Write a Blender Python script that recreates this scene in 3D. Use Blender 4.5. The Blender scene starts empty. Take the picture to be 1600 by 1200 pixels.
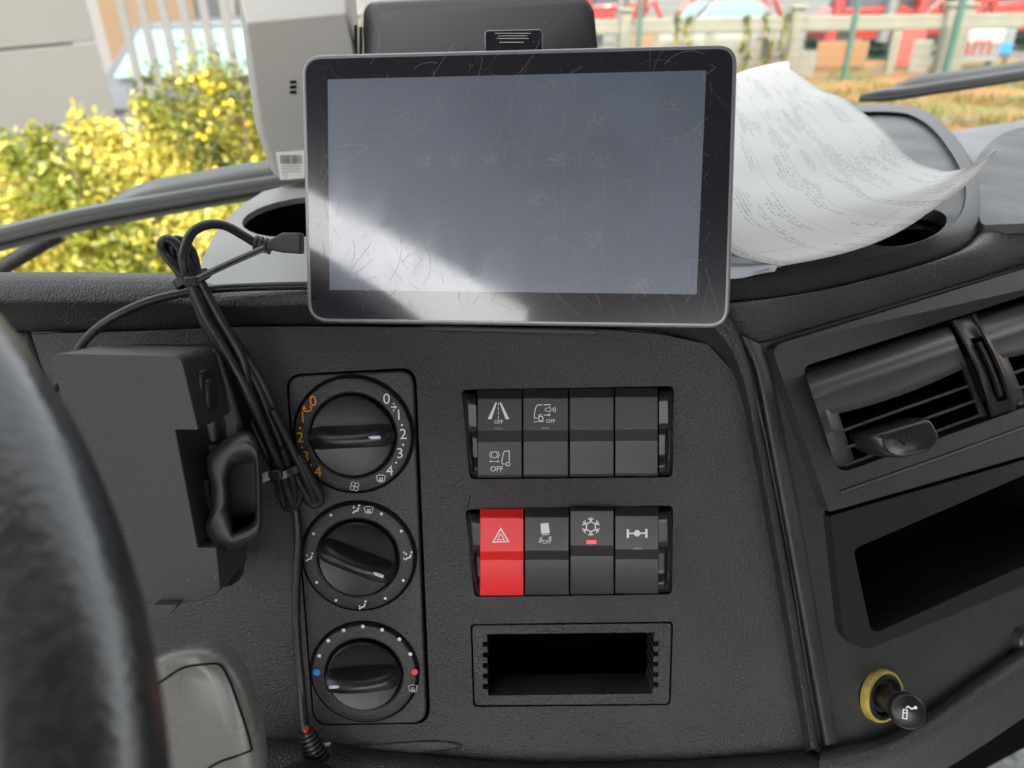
import bpy, bmesh, math, random
from mathutils import Vector, Matrix
from mathutils.geometry import tessellate_polygon
R = math.radians
random.seed(7)
S = bpy.context.scene
COL = S.collection

# ------------------------------------------------------------------ camera
CZ = 2.3                                   # eye height in the cab above the yard
PITCH, ROLL, FPX = 29.0, 0.9, 1155.0
_f = Vector((0, math.cos(R(PITCH)), -math.sin(R(PITCH))))
_u0 = Vector((0, math.sin(R(PITCH)), math.cos(R(PITCH))))
_x = Vector((1, 0, 0))
CR = _x*math.cos(R(ROLL)) - _u0*math.sin(R(ROLL))
CU = _x*math.sin(R(ROLL)) + _u0*math.cos(R(ROLL))
CF = _f
CP = Vector((0, 0, CZ))
cd = bpy.data.cameras.new("camera"); cam = bpy.data.objects.new("camera", cd); COL.objects.link(cam)
cam.matrix_world = Matrix(((CR.x, CU.x, -CF.x, CP.x), (CR.y, CU.y, -CF.y, CP.y), (CR.z, CU.z, -CF.z, CP.z), (0, 0, 0, 1)))
cd.sensor_width = 36; cd.lens = 36*FPX/1600
cd.clip_start = 0.01; cd.clip_end = 2000
cd.dof.use_dof = True; cd.dof.focus_distance = 0.345; cd.dof.aperture_fstop = 9.5
S.camera = cam

# ------------------------------------------------------------------ sky, sun, exposure
SUN_EL, SUN_AZ = 52.0, 190.0               # azimuth from +Y, clockwise
W = bpy.data.worlds.new("World"); S.world = W; W.use_nodes = True
nt = W.node_tree; bg = nt.nodes["Background"]
sky = nt.nodes.new("ShaderNodeTexSky"); sky.sky_type = 'NISHITA'; sky.sun_disc = False
sky.sun_elevation = R(SUN_EL); sky.sun_rotation = R(SUN_AZ); sky.air_density = 1.0; sky.dust_density = 5.0; sky.ozone_density = 0.6
hs = nt.nodes.new("ShaderNodeHueSaturation"); hs.inputs["Saturation"].default_value = 0.18; nt.links.new(sky.outputs[0], hs.inputs["Color"])   # thin white overcast
nt.links.new(hs.outputs[0], bg.inputs[0]); bg.inputs[1].default_value = 0.15
sl = bpy.data.lights.new("sun", 'SUN'); sl.energy = 2.0; sl.angle = R(0.5); sl.color = (1, 0.95, 0.87)
so = bpy.data.objects.new("sun", sl); COL.objects.link(so)
_sd = Vector((math.sin(R(SUN_AZ))*math.cos(R(SUN_EL)), math.cos(R(SUN_AZ))*math.cos(R(SUN_EL)), math.sin(R(SUN_EL))))
so.rotation_euler = _sd.to_track_quat('Z', 'Y').to_euler(); so.location = (0, 0, 30)
S.view_settings.view_transform = 'Standard'; S.view_settings.look = 'None'
S.view_settings.exposure = 2.2; S.view_settings.gamma = 1.0
S.cycles.max_bounces = 8; S.cycles.diffuse_bounces = 4; S.cycles.transparent_max_bounces = 8
S.cycles.use_denoising = True; S.cycles.caustics_reflective = False; S.cycles.caustics_refractive = False
S.cycles.sample_clamp_indirect = 4

# ------------------------------------------------------------------ measuring helpers
def ray(px, py): return CR*((px-800)/FPX) + CU*((600-py)/FPX) + CF
def at(px, py, d): return CP + ray(px, py)*d
def onz(px, py, z):
    r = ray(px, py); return CP + r*((z-CZ)/r.z)
def ony(px, py, y):
    r = ray(px, py); return CP + r*(y/r.y)

class Fr:                                   # a plane with axes u, v and normal w
    def __init__(s, o, u, v):
        s.o = Vector(o); s.u = Vector(u).normalized(); v = Vector(v)
        s.v = (v - s.u*v.dot(s.u)).normalized(); s.w = s.u.cross(s.v)
        s.M = Matrix(((s.u.x, s.v.x, s.w.x, s.o.x), (s.u.y, s.v.y, s.w.y, s.o.y), (s.u.z, s.v.z, s.w.z, s.o.z), (0, 0, 0, 1)))
        s.I = s.M.inverted()
    def hit(s, px, py, w=0.0):
        r = ray(px, py); t = (s.o + s.w*w - CP).dot(s.w)/r.dot(s.w)
        return s.I @ (CP + r*t)

# main panel facing the driver; passenger side recedes; tablet; dash top height
LEAN = 20.0
P0 = Fr(CP + CF*0.36, (1, 0, 0), (0, math.sin(R(LEAN)), math.cos(R(LEAN))))
YAW, LEAN1 = 27.0, 25.0
TL = Vector((math.cos(R(YAW)), math.sin(R(YAW)), 0)); FW = Vector((-math.sin(R(YAW)), math.cos(R(YAW)), 0))
P1 = Fr(P0.M @ (P0.hit(1215, 800) + Vector((0, 0, 0.002))), TL, FW*math.sin(R(LEAN1)) + Vector((0, 0, math.cos(R(LEAN1)))))
_ty, _tt = R(-6), R(22.3)
_tu = Vector((math.cos(_ty), math.sin(-_ty)*-1, 0))
_tb = Vector((-_tu.y, _tu.x, 0))
PT = Fr(at(812, 293, 0.322), _tu, _tb*math.sin(_tt) + Vector((0, 0, math.cos(_tt))))
ZT = CZ - 0.137

# ------------------------------------------------------------------ mesh building
class MB:
    def __init__(s): s.v = []; s.f = []; s.uv = None
    def add(s, vs, fs):
        b = len(s.v); s.v += [Vector(p) for p in vs]; s.f += [[i+b for i in f] for f in fs]; return b
    def loft(s, rows, cu=False, cv=False, cap=False):
        n = len(rows[0]); m = len(rows); fs = []
        for i in range(m if cv else m-1):
            for j in range(n if cu else n-1):
                a, b = i*n+j, i*n+(j+1) % n; i2 = (i+1) % m
                fs.append([a, b, i2*n+(j+1) % n, i2*n+j])
        if cap: fs += [list(range(n))[::-1], [(m-1)*n+k for k in range(n)]]
        s.add([p for r in rows for p in r], fs); return s
    def prism(s, pts, w0, w1, inset=0.0):
        n = len(pts); a = [Vector((p[0], p[1], w0)) for p in pts]; b = [Vector((p[0], p[1], w1)) for p in pts]
        if inset:
            c = sum((Vector((p[0], p[1], 0)) for p in pts), Vector())/n
            b = [Vector((c.x+(p[0]-c.x)*(1-inset), c.y+(p[1]-c.y)*(1-inset), w1)) for p in pts]
        s.loft([a, b], cu=True, cap=True); return s
    def box(s, c, d, M=None):
        c = Vector(c); d = Vector(d)/2
        vs = [Vector((c.x+x*d.x, c.y+y*d.y, c.z+z*d.z)) for x in (-1, 1) for y in (-1, 1) for z in (-1, 1)]
        if M: vs = [M @ p for p in vs]
        s.add(vs, [[0, 1, 3, 2], [4, 6, 7, 5], [0, 4, 5, 1], [2, 3, 7, 6], [0, 2, 6, 4], [1, 5, 7, 3]]); return s
    def tube(s, path, r, n=10, cap=True, closed=False, flat=1.0):
        path = [Vector(p) for p in path]; m = len(path); rows = []
        up = None
        for i, p in enumerate(path):
            a = path[(i-1) % m] if (closed or i > 0) else p; b = path[(i+1) % m] if (closed or i < m-1) else p
            t = (b-a).normalized()
            if up is None: up = t.orthogonal().normalized()
            up = (up - t*up.dot(t))
            up = up.normalized() if up.length > 1e-9 else t.orthogonal().normalized()
            sd = t.cross(up); rr = r[i] if isinstance(r, (list, tuple)) else r
            rows.append([p + up*(rr*math.cos(2*math.pi*k/n)) + sd*(rr*flat*math.sin(2*math.pi*k/n)) for k in range(n)])
        s.loft(rows, cu=True, cv=closed, cap=cap and not closed); return s
    def lathe(s, prof, n=48, c=(0, 0, 0), cap=False, M=None):   # prof: (r, w)
        rows = []
        for r, w in prof:
            row = [Vector((c[0]+r*math.cos(2*math.pi*k/n), c[1]+r*math.sin(2*math.pi*k/n), c[2]+w)) for k in range(n)]
            rows.append([M @ p for p in row] if M else row)
        s.loft(rows, cu=True, cap=cap); return s
    def sheet(s, outer, holes, w, depth):     # flat sheet with holes and walls going back
        loops = [outer]+holes
        flat = [Vector((p[0], p[1], w)) for lp in loops for p in lp]
        tr = tessellate_polygon([[Vector((p[0], p[1], 0)) for p in lp] for lp in loops])
        s.add(flat, [list(t) for t in tr])
        for lp in loops:
            a = [Vector((p[0], p[1], w)) for p in lp]; b = [Vector((p[0], p[1], w-depth)) for p in lp]
            s.loft([a, b], cu=True)
        return s
    def stroke(s, pts, wd, w=0.0, closed=False):    # printed line of constant width
        pts = [Vector((p[0], p[1])) for p in pts]; n = len(pts); L = []; Rr = []
        for i in range(n):
            a = pts[(i-1) % n] if (closed or i > 0) else None; b = pts[(i+1) % n] if (closed or i < n-1) else None
            d1 = (pts[i]-a).normalized() if a is not None else None; d2 = (b-pts[i]).normalized() if b is not None else None
            d1 = d1 if d1 is not None else d2; d2 = d2 if d2 is not None else d1
            nn = Vector((-(d1.y+d2.y), d1.x+d2.x))
            nn = nn.normalized() if nn.length > 1e-6 else Vector((-d1.y, d1.x))
            k = min(2.0, 1/max(0.3, nn.dot(Vector((-d1.y, d1.x)))))
            L.append(pts[i]+nn*wd/2*k); Rr.append(pts[i]-nn*wd/2*k)
        s.loft([[Vector((p.x, p.y, w)) for p in Rr], [Vector((p.x, p.y, w)) for p in L]], cu=closed); return s
    def fill(s, pts, w=0.0):
        s.add([Vector((p[0], p[1], w)) for p in pts], [list(range(len(pts)))]); return s

def emp(name, M, label=None, cat=None, group=None, kind=None):
    o = bpy.data.objects.new(name, None); COL.objects.link(o); o.matrix_world = M; o.empty_display_size = 0.02
    tag(o, label, cat, group, kind); return o
def tag(o, label=None, cat=None, group=None, kind=None):
    if label: o['label'] = label
    if cat: o['category'] = cat
    if group: o['group'] = group
    if kind: o['kind'] = kind
    return o
def link(name, mb, mat, parent=None, M=None, bevel=0, sub=0, angle=38, seg=2, label=None, kind=None, fix=True):
    me = bpy.data.meshes.new(name); me.from_pydata([tuple(p) for p in mb.v], [], mb.f)
    if fix:
        b = bmesh.new(); b.from_mesh(me); bmesh.ops.remove_doubles(b, verts=b.verts, dist=2e-6)
        bmesh.ops.recalc_face_normals(b, faces=b.faces); b.to_mesh(me); b.free()
    for p in me.polygons: p.use_smooth = True
    me.set_sharp_from_angle(angle=R(angle)); me.update()
    for m in (mat if isinstance(mat, list) else [mat]): me.materials.append(m)
    o = bpy.data.objects.new(name, me); COL.objects.link(o)
    if parent: o.parent = parent
    if M is not None: o.matrix_world = M
    if bevel:
        m = o.modifiers.new("bevel", 'BEVEL'); m.width = bevel; m.segments = seg; m.limit_method = 'ANGLE'; m.angle_limit = R(40)
    if sub:
        m = o.modifiers.new("sub", 'SUBSURF'); m.levels = sub; m.render_levels = sub
    if label: o['label'] = label
    if kind: o['kind'] = kind
    return o

class Thing:                                # an Empty on a plane with its parts in local metres
    def __init__(s, name, fr, px, py, w=0.0, **k):
        s.fr = fr; s.c = fr.hit(px, py, w); s.e = emp(name, fr.M @ Matrix.Translation(s.c), **k)
    def P(s, px, py, w=0.0): return s.fr.hit(px, py, w) - s.c   # w measured from the plane
    def L(s, pts, w=0.0): return [s.P(x, y, w) for x, y in pts]
    def part(s, name, mb, mat, **k): return link(name, mb, mat, s.e, **k)

def rnd(pts, r, n=6):                       # polygon with rounded corners
    out = []; m = len(pts)
    for i in range(m):
        p = Vector(pts[i][:2]); a = Vector(pts[i-1][:2]); b = Vector(pts[(i+1) % m][:2]); ri = r[i] if isinstance(r, (list, tuple)) else r
        if ri <= 0: out.append((p.x, p.y)); continue
        d1 = (a-p).normalized(); d2 = (b-p).normalized(); l = min(ri, (a-p).length*.49, (b-p).length*.49)
        A = p+d1*l; B = p+d2*l
        for k in range(n+1):
            t = k/n; q = A*(1-t)**2 + p*2*t*(1-t) + B*t*t; out.append((q.x, q.y))
    return out
def cat(pts, n=8, closed=False):            # smooth curve through points
    pts = [Vector(p) for p in pts]; m = len(pts); out = []
    for i in range(m if closed else m-1):
        if closed: p0, p1, p2, p3 = pts[i-1], pts[i], pts[(i+1) % m], pts[(i+2) % m]
        else: p0, p1, p2, p3 = pts[max(i-1, 0)], pts[i], pts[i+1], pts[min(i+2, m-1)]
        for k in range(n):
            t = k/n; out.append(0.5*((2*p1)+(p2-p0)*t+(2*p0-5*p1+4*p2-p3)*t*t+(3*p1-p0-3*p2+p3)*t**3))
    if not closed: out.append(pts[-1])
    return out
def resamp(pts, n):
    pts = [Vector(p) for p in pts]; d = [0]
    for a, b in zip(pts, pts[1:]): d.append(d[-1]+(b-a).length)
    out = []; j = 0
    for k in range(n):
        t = d[-1]*k/(n-1)
        while j < len(d)-2 and d[j+1] < t: j += 1
        s = (t-d[j])/max(1e-9, d[j+1]-d[j]); out.append(pts[j].lerp(pts[j+1], min(1, max(0, s))))
    return out
def arc(cx, cy, r, a0, a1, n=16): return [(cx+r*math.cos(R(a0+(a1-a0)*k/n)), cy+r*math.sin(R(a0+(a1-a0)*k/n))) for k in range(n+1)]
def text(mb, s, x, y, size, w=0.0, rot=0.0, bold=0.0, align='CENTER', sx=1.0):
    c = bpy.data.curves.new("t", 'FONT'); c.body = s; c.size = size; c.align_x = align; c.align_y = 'CENTER'; c.resolution_u = 3; c.offset = bold
    o = bpy.data.objects.new("t", c); COL.objects.link(o)
    dg = bpy.context.evaluated_depsgraph_get(); me = bpy.data.meshes.new_from_object(o.evaluated_get(dg))
    ca, sa = math.cos(R(rot)), math.sin(R(rot))
    mb.add([(x+(v.co.x*sx*ca-v.co.y*sa), y+(v.co.x*sx*sa+v.co.y*ca), w) for v in me.vertices], [list(p.vertices) for p in me.polygons])
    bpy.data.objects.remove(o); bpy.data.meshes.remove(me); bpy.data.curves.remove(c)

# ------------------------------------------------------------------ materials
def mat(name, col, rough=0.5, spec=0.5, metal=0.0, grain=0, gd=0.0, leather=0, ld=0.0, dust=0.0, vary=0.0, vs=30, coat=0, emit=None, es=0, dscale=170, sheen=0):
    m = bpy.data.materials.new(name); m.use_nodes = True; N = m.node_tree.nodes; L = m.node_tree.links
    b = N["Principled BSDF"]; b.inputs['Coat IOR'].default_value = 1.75 if coat > .3 else 1.5; c = (*col, 1) if len(col) == 3 else col
    b.inputs["Base Color"].default_value = c; b.inputs["Roughness"].default_value = rough
    b.inputs["Specular IOR Level"].default_value = spec; b.inputs["Metallic"].default_value = metal
    b.inputs["Coat Weight"].default_value = coat; b.inputs["Coat Roughness"].default_value = 0.07
    if emit: b.inputs["Emission Color"].default_value = (*emit, 1); b.inputs["Emission Strength"].default_value = es
    tc = N.new("ShaderNodeTexCoord"); co = tc.outputs["Object"]
    colout = None
    if vary:
        n = N.new("ShaderNodeTexNoise"); n.inputs["Scale"].default_value = vs; n.inputs["Detail"].default_value = 6; L.new(co, n.inputs["Vector"])
        mr = N.new("ShaderNodeMapRange"); mr.inputs[1].default_value = .3; mr.inputs[2].default_value = .7; mr.inputs[3].default_value = 1-vary; mr.inputs[4].default_value = 1+vary; L.new(n.outputs[0], mr.inputs[0])
        mx = N.new("ShaderNodeVectorMath"); mx.operation = 'SCALE'; mx.inputs[0].default_value = c[:3]; L.new(mr.outputs[0], mx.inputs["Scale"]); colout = mx.outputs[0]
        mr2 = N.new("ShaderNodeMapRange"); mr2.inputs[1].default_value = .3; mr2.inputs[2].default_value = .7; mr2.inputs[3].default_value = max(.02, rough-.08); mr2.inputs[4].default_value = min(1, rough+.08); L.new(n.outputs[0], mr2.inputs[0]); L.new(mr2.outputs[0], b.inputs["Roughness"])
    if dust:
        v = N.new("ShaderNodeTexVoronoi"); v.inputs["Scale"].default_value = dscale; L.new(co, v.inputs["Vector"])
        sp = N.new("ShaderNodeSeparateColor"); L.new(v.outputs["Color"], sp.inputs[0])
        th = N.new("ShaderNodeMath"); th.operation = 'MULTIPLY_ADD'; th.inputs[1].default_value = .09; th.inputs[2].default_value = -.055; L.new(sp.outputs[0], th.inputs[0])
        lt = N.new("ShaderNodeMath"); lt.operation = 'LESS_THAN'; L.new(v.outputs["Distance"], lt.inputs[0]); L.new(th.outputs[0], lt.inputs[1])
        ml = N.new("ShaderNodeMath"); ml.operation = 'MULTIPLY'; ml.inputs[1].default_value = dust; L.new(lt.outputs[0], ml.inputs[0])
        mx = N.new("ShaderNodeMix"); mx.data_type = 'RGBA'; mx.inputs[6].default_value = c; mx.inputs[7].default_value = (.45, .43, .38, 1); L.new(ml.outputs[0], mx.inputs[0])
        if colout: L.new(colout, mx.inputs[6])
        colout = mx.outputs[2]
    if colout: L.new(colout, b.inputs["Base Color"])
    nrm = None
    if leather:
        nz = N.new("ShaderNodeTexNoise"); nz.inputs["Scale"].default_value = leather*.5; L.new(co, nz.inputs["Vector"])
        mxv = N.new("ShaderNodeMix"); mxv.data_type = 'VECTOR'; mxv.inputs[0].default_value = .0018; L.new(co, mxv.inputs[4]); L.new(nz.outputs["Color"], mxv.inputs[5])
        v = N.new("ShaderNodeTexVoronoi"); v.feature = 'DISTANCE_TO_EDGE'; v.inputs["Scale"].default_value = leather; L.new(mxv.outputs[1], v.inputs["Vector"])
        mr = N.new("ShaderNodeMapRange"); mr.inputs[1].default_value = 0; mr.inputs[2].default_value = .28; mr.interpolation_type = 'SMOOTHSTEP'; L.new(v.outputs["Distance"], mr.inputs[0])
        bp = N.new("ShaderNodeBump"); bp.inputs["Strength"].default_value = 1; bp.inputs["Distance"].default_value = ld; L.new(mr.outputs[0], bp.inputs["Height"]); nrm = bp.outputs[0]
    if grain:
        n = N.new("ShaderNodeTexNoise"); n.inputs["Scale"].default_value = grain; n.inputs["Detail"].default_value = 3; n.inputs["Roughness"].default_value = .6; L.new(co, n.inputs["Vector"])
        if gd > .00019:
            mr = N.new('ShaderNodeMapRange'); mr.inputs[1].default_value = .35; mr.inputs[2].default_value = .65; mr.inputs[3].default_value = .62; mr.inputs[4].default_value = 1.42; L.new(n.outputs[0], mr.inputs[0])
            mx = N.new('ShaderNodeVectorMath'); mx.operation = 'SCALE'; mx.inputs[0].default_value = c[:3]; L.new(mr.outputs[0], mx.inputs['Scale'])
            if colout: L.new(colout, mx.inputs[0])
            L.new(mx.outputs[0], b.inputs['Base Color'])
        bp = N.new("ShaderNodeBump"); bp.inputs["Strength"].default_value = 1; bp.inputs["Distance"].default_value = gd; L.new(n.outputs[0], bp.inputs["Height"])
        if nrm: L.new(nrm, bp.inputs["Normal"])
        nrm = bp.outputs[0]
    if nrm: L.new(nrm, b.inputs["Normal"])
    return m

M_PANEL = mat("panel_plastic", (.0375, .0345, .0358), .40, .55, grain=800, gd=.0010, dust=.9, vary=.22, vs=16)
M_PLATE = mat("plate_plastic", (.036, .0335, .0345), .40, .5, grain=1000, gd=.00050, dust=.5, vary=.08)
M_KNOB = mat("knob_plastic", (.014, .0135, .014), .30, .5, grain=1600, gd=.00012, dust=.5)
M_BTN = mat("button_plastic", (.030, .028, .028), .42, .5, grain=1800, gd=.00010, dust=.9, vary=.05)
M_RED = mat("hazard_red", (.80, .02, .025), .42, .5, grain=1800, gd=.00006, dust=.4)
M_HOOD = mat("hood_plastic", (.060, .062, .061), .27, .6, grain=1500, gd=.00012, dust=.6)
M_BLACK = mat("gloss_black", (.019, .0195, .020), .28, .5, grain=900, gd=.00008, dust=.6)
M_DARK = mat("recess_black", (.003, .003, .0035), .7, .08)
M_SLAT = mat("vent_plastic", (.030, .031, .031), .30, .5, grain=1500, gd=.00012, dust=.6)
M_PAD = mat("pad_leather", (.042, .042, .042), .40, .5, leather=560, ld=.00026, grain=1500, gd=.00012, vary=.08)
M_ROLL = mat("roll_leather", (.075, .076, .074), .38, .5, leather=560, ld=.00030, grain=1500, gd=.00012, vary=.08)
M_RIB = mat("rib_leather", (.022, .02, .02), .42, .5, leather=620, ld=.0003, grain=1500, gd=.00012)
M_TOP = mat("dash_top_plastic", (.26, .26, .25), .5, .6, grain=900, gd=.00018, vary=.06, dust=.5)
M_TRAY = mat("tray_plastic", (.10, .10, .098), .5, .5, grain=1000, gd=.00018, vary=.06, dust=.5)
M_RIM = mat("tray_rim_plastic", (.04, .042, .042), .42, .5, grain=1300, gd=.0002, dust=.5)
M_FASC = mat("fascia_plastic", (.044, .045, .0445), .36, .5, grain=1300, gd=.00026, dust=.5, vary=.08)
M_CASE = mat("case_silver", (.25, .26, .26), .32, .5, metal=.4)
M_GLASS = mat("tablet_glass", (.013, .013, .021), .22, .5, coat=.8, dust=.8, dscale=260)
M_LCD = mat("lcd_face", (.062, .082, .120), .40, 1.0, coat=1.0, emit=(.45, .50, .62), es=.012, vary=.12, vs=22)
def smudge(m, lo, hi):
    N = m.node_tree.nodes; L = m.node_tree.links; b = N["Principled BSDF"]; tc = N.new("ShaderNodeTexCoord"); mp_ = N.new("ShaderNodeMapping"); mp_.inputs["Scale"].default_value = (1, .45, 1); mp_.inputs["Rotation"].default_value = (0, 0, .7)
    L.new(tc.outputs["Object"], mp_.inputs[0]); n = N.new("ShaderNodeTexNoise"); n.inputs["Scale"].default_value = 55; n.inputs["Detail"].default_value = 9; n.inputs["Roughness"].default_value = .68; n.inputs["Distortion"].default_value = .5; L.new(mp_.outputs[0], n.inputs["Vector"])
    r = N.new("ShaderNodeMapRange"); r.inputs[1].default_value = .38; r.inputs[2].default_value = .72; r.inputs[3].default_value = lo; r.inputs[4].default_value = hi; L.new(n.outputs[0], r.inputs[0]); L.new(r.outputs[0], b.inputs["Coat Roughness"])
smudge(M_GLASS, .05, .10); smudge(M_LCD, .06, .14)
M_SCR = mat("scratch", (.27, .28, .30), .6)
M_DUST = mat("screen_dust", (.50, .46, .38), .8)
M_CABLE = mat("cable_rubber", (.022, .021, .021), .38, .5, grain=600, gd=.00010, vary=.15, vs=60)
M_PLUG = mat("plug_rubber", (.042, .041, .04), .5, .5, grain=1500, gd=.0001)
M_TIE = mat("tie_nylon", (.03, .03, .03), .3, .5)
M_HOLD = mat("holder_plastic", (.042, .040, .039), .44, .5, grain=1500, gd=.00026, dust=1.0, vary=.10)
M_HOLD2 = mat("holder_dark", (.022, .022, .0222), .36, .5, grain=1300, gd=.0002, dust=.8)
M_WHEEL = mat("wheel_leather", (.026, .028, .027), .21, 1.0, grain=420, gd=.00022, vary=.2, vs=40)
M_STALK = mat("stalk_grey", (.135, .132, .122), .28, .5, vary=.05)
M_WHITEP = mat("print_white", (.72, .70, .68), .6)
M_GREYP = mat("print_grey", (.48, .46, .44), .6)
M_ORANGE = mat("print_orange", (.75, .33, .03), .6)
M_BLUE = mat("print_blue", (.03, .25, .65), .5)
M_REDP = mat("print_red", (.80, .06, .05), .5)
M_PTR = mat("pointer_pale", (.50, .56, .70), .4)
M_LED = mat("led_red", (.6, .01, .03), .3, emit=(1, .02, .05), es=.22)
M_LEDOFF = mat("led_off", (.12, .11, .11), .4)
M_BRASS = mat("lighter_ring_yellow", (.46, .35, .08), .32, .5, grain=500, gd=.0001, vary=.15, vs=200)
M_CREAM = mat("device_cream", (.34, .33, .30), .42, .5, grain=700, gd=.0001)
M_DEVB = mat("device_black", (.011, .0115, .012), .45, .5, grain=800, gd=.0001)
M_LABEL = mat("label_white", (.7, .7, .68), .5)
M_WIPER = mat("wiper_grey", (.11, .117, .112), .45, .5)
M_RUB = mat("rubber_black", (.02, .02, .02), .6)

# ------------------------------------------------------------------ setting outside: ground, sky is the world
def ground_mat(name, cols, scale, rough=.9):
    m = bpy.data.materials.new(name); m.use_nodes = True; N = m.node_tree.nodes; L = m.node_tree.links; b = N["Principled BSDF"]; b.inputs["Roughness"].default_value = rough
    tc = N.new("ShaderNodeTexCoord"); n = N.new("ShaderNodeTexNoise"); n.inputs["Scale"].default_value = scale; n.inputs["Detail"].default_value = 8; L.new(tc.outputs["Object"], n.inputs["Vector"])
    r = N.new("ShaderNodeValToRGB"); e = r.color_ramp.elements
    while len(e) < len(cols): e.new(.5)
    for i, c in enumerate(cols): e[i].position = .32+.36*i/(len(cols)-1); e[i].color = (*c, 1)
    L.new(n.outputs[0], r.inputs[0]); L.new(r.outputs[0], b.inputs["Base Color"]); return m
M_YARD = ground_mat("yard_concrete", [(.07, .066, .06), (.11, .10, .09)], 3)
M_EARTH = ground_mat("earth", [(.17, .06, .02), (.18, .08, .026), (.10, .08, .016), (.07, .08, .013)], .9)
g = MB(); g.loft([[(-400, -400, 0), (400, -400, 0)], [(-400, 600, 0), (400, 600, 0)]]); tag(link("ground", g, M_YARD), kind="structure")
g = MB(); nx, ny = 60, 40
g.loft([[Vector((-1+26*i/nx, 5.0+17*j/ny, .02+.04*random.random()+.05*math.sin(i*.7)*math.sin(j*.9))) for i in range(nx+1)] for j in range(ny+1)])
tag(link("bank", g, M_EARTH), kind="structure")

# ------------------------------------------------------------------ cab shell round the camera
def tf(a, b, z): return CP + TL*a + FW*b + Vector((0, 0, z))    # a right, b forward, z up from the eye, truck axes
Mtruck = Matrix(((TL.x, FW.x, 0, CP.x), (TL.y, FW.y, 0, CP.y), (0, 0, 1, CP.z), (0, 0, 0, 1)))
M_LINER = mat("headliner_grey", (.20, .20, .205), .9, .2)
M_DOOR = mat("door_grey", (.12, .12, .12), .6)
cab = emp("truck_cab", Mtruck, "grey lined truck cab that encloses the dashboard and the driver's place", "truck cab", kind="structure")
LX, RX, BK, FT, UP, DN = -.62, 1.75, -.85, .75, .62, -1.05
def cabbox(name, lo, hi, m):
    lo = Vector(lo); hi = Vector(hi); link(name, MB().box((lo+hi)/2, hi-lo), m, cab)
cabbox("roof", (LX-.04, BK-.04, UP), (RX+.04, .30, UP+.05), M_LINER)
cabbox("rear_wall", (LX, BK-.04, DN), (RX, BK, -.45), M_LINER)
cabbox("rear_header", (LX, BK-.04, .28), (RX, BK, UP-.002), M_LINER)
cabbox("rear_panel", (.20, BK-.04, -.448), (RX, BK, .278), M_LINER)
for x in (LX, RX):
    cabbox("door_panel", (x-.02, BK+.10, DN), (x+.02, FT+.35, -.42), M_DOOR)
    cabbox("door_header", (x-.02, BK+.002, .37 if x < 0 else .52), (x+.02, .41 if x < 0 else .29, UP-.003), M_LINER)
    cabbox("door_pillar", (x-.02, BK+.002, DN), (x+.02, BK+.098, .368), M_LINER)
mb = MB(); mb.prism([(-.36, -.02), (-.345, .10), (-.31, .150), (-.25, .17), (-.10, .19), (.45, .19), (.45, -.02)], -.03, .03); mb.v = [Vector((LX+.055+p.z, p.x, p.y)) for p in mb.v]; link("reflection_block", mb, M_DOOR, cab, bevel=.01)  # unseen dark block, added to darken the lower-left corner of the tablet's reflection
cabbox("floor", (LX, BK, DN-.04), (RX, FT+.35, DN-.003), mat("floor_mat", (.22, .23, .21), .9, .2, grain=60, gd=.004))
# windscreen: clear pane outside the dash, leaning back
mg = bpy.data.materials.new("clear_glass"); mg.use_nodes = True; n_ = mg.node_tree.nodes; n_.clear()
_o = n_.new("ShaderNodeOutputMaterial"); _t = n_.new("ShaderNodeBsdfTransparent"); _t.inputs[0].default_value = (.96, .97, .96, 1); mg.node_tree.links.new(_t.outputs[0], _o.inputs[0])
def wsp(a, z, off=0.0): return Vector((a, .74 + off - .05*(a-.5)**2 - (z+.2)*.50, z))
gw = MB(); gw.loft([[wsp(LX+(RX-LX)*i/12, z) for i in range(13)] for z in (-.30, .0, .3, UP-.004)])
link("windscreen", gw, mg, cab)

# ------------------------------------------------------------------ dashboard
dash = emp("dashboard", P0.M.copy(), "black and grey truck dashboard with padded edges and grained centre panel", "dashboard")
DI = P0.I
def dpart(name, mb, m, **k):                # world-space mesh into the dashboard's local space
    mb.v = [DI @ p for p in mb.v]; return link(name, mb, m, dash, **k)
def hole(pts, w): return [(P0.hit(x, y, w).x, P0.hit(x, y, w).y) for x, y in pts]
BANK_A = [(721, 609), (1053, 603), (1051, 746), (734, 749)]
BANK_B = [(727, 796), (1052, 790), (1050, 929), (741, 933)]
SLOT_F = [(735, 975), (1052, 971), (1048, 1102), (739, 1105)]
PLATE = [(446, 585), (650, 574), (673, 1131), (489, 1134)]
panel_out = [(49, 522), (200, 518), (372, 511), (480, 510), (700, 512), (950, 515), (1040, 524), (1106, 538), (1150, 586), (1176, 680), (1214, 880), (1262, 1190), (900, 1215), (700, 1215), (560, 1200), (440, 1180), (262, 1180)]
mb = MB(); mb.sheet(hole(panel_out, 0), [hole(rnd(BANK_A, 9), 0), hole(rnd(BANK_B, 9), 0), hole(rnd(SLOT_F, 8), 0), hole(rnd(PLATE, 26), 0)], 0, .02)
link("centre_panel", mb, M_PANEL, dash, bevel=.0006)
mb = MB(); mb.prism(hole([(-300, 505), (43, 519), (256, 1165), (-300, 1165)], -.004), -.03, -.004); link("cluster_fascia", mb, M_PANEL, dash, bevel=.002)

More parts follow.
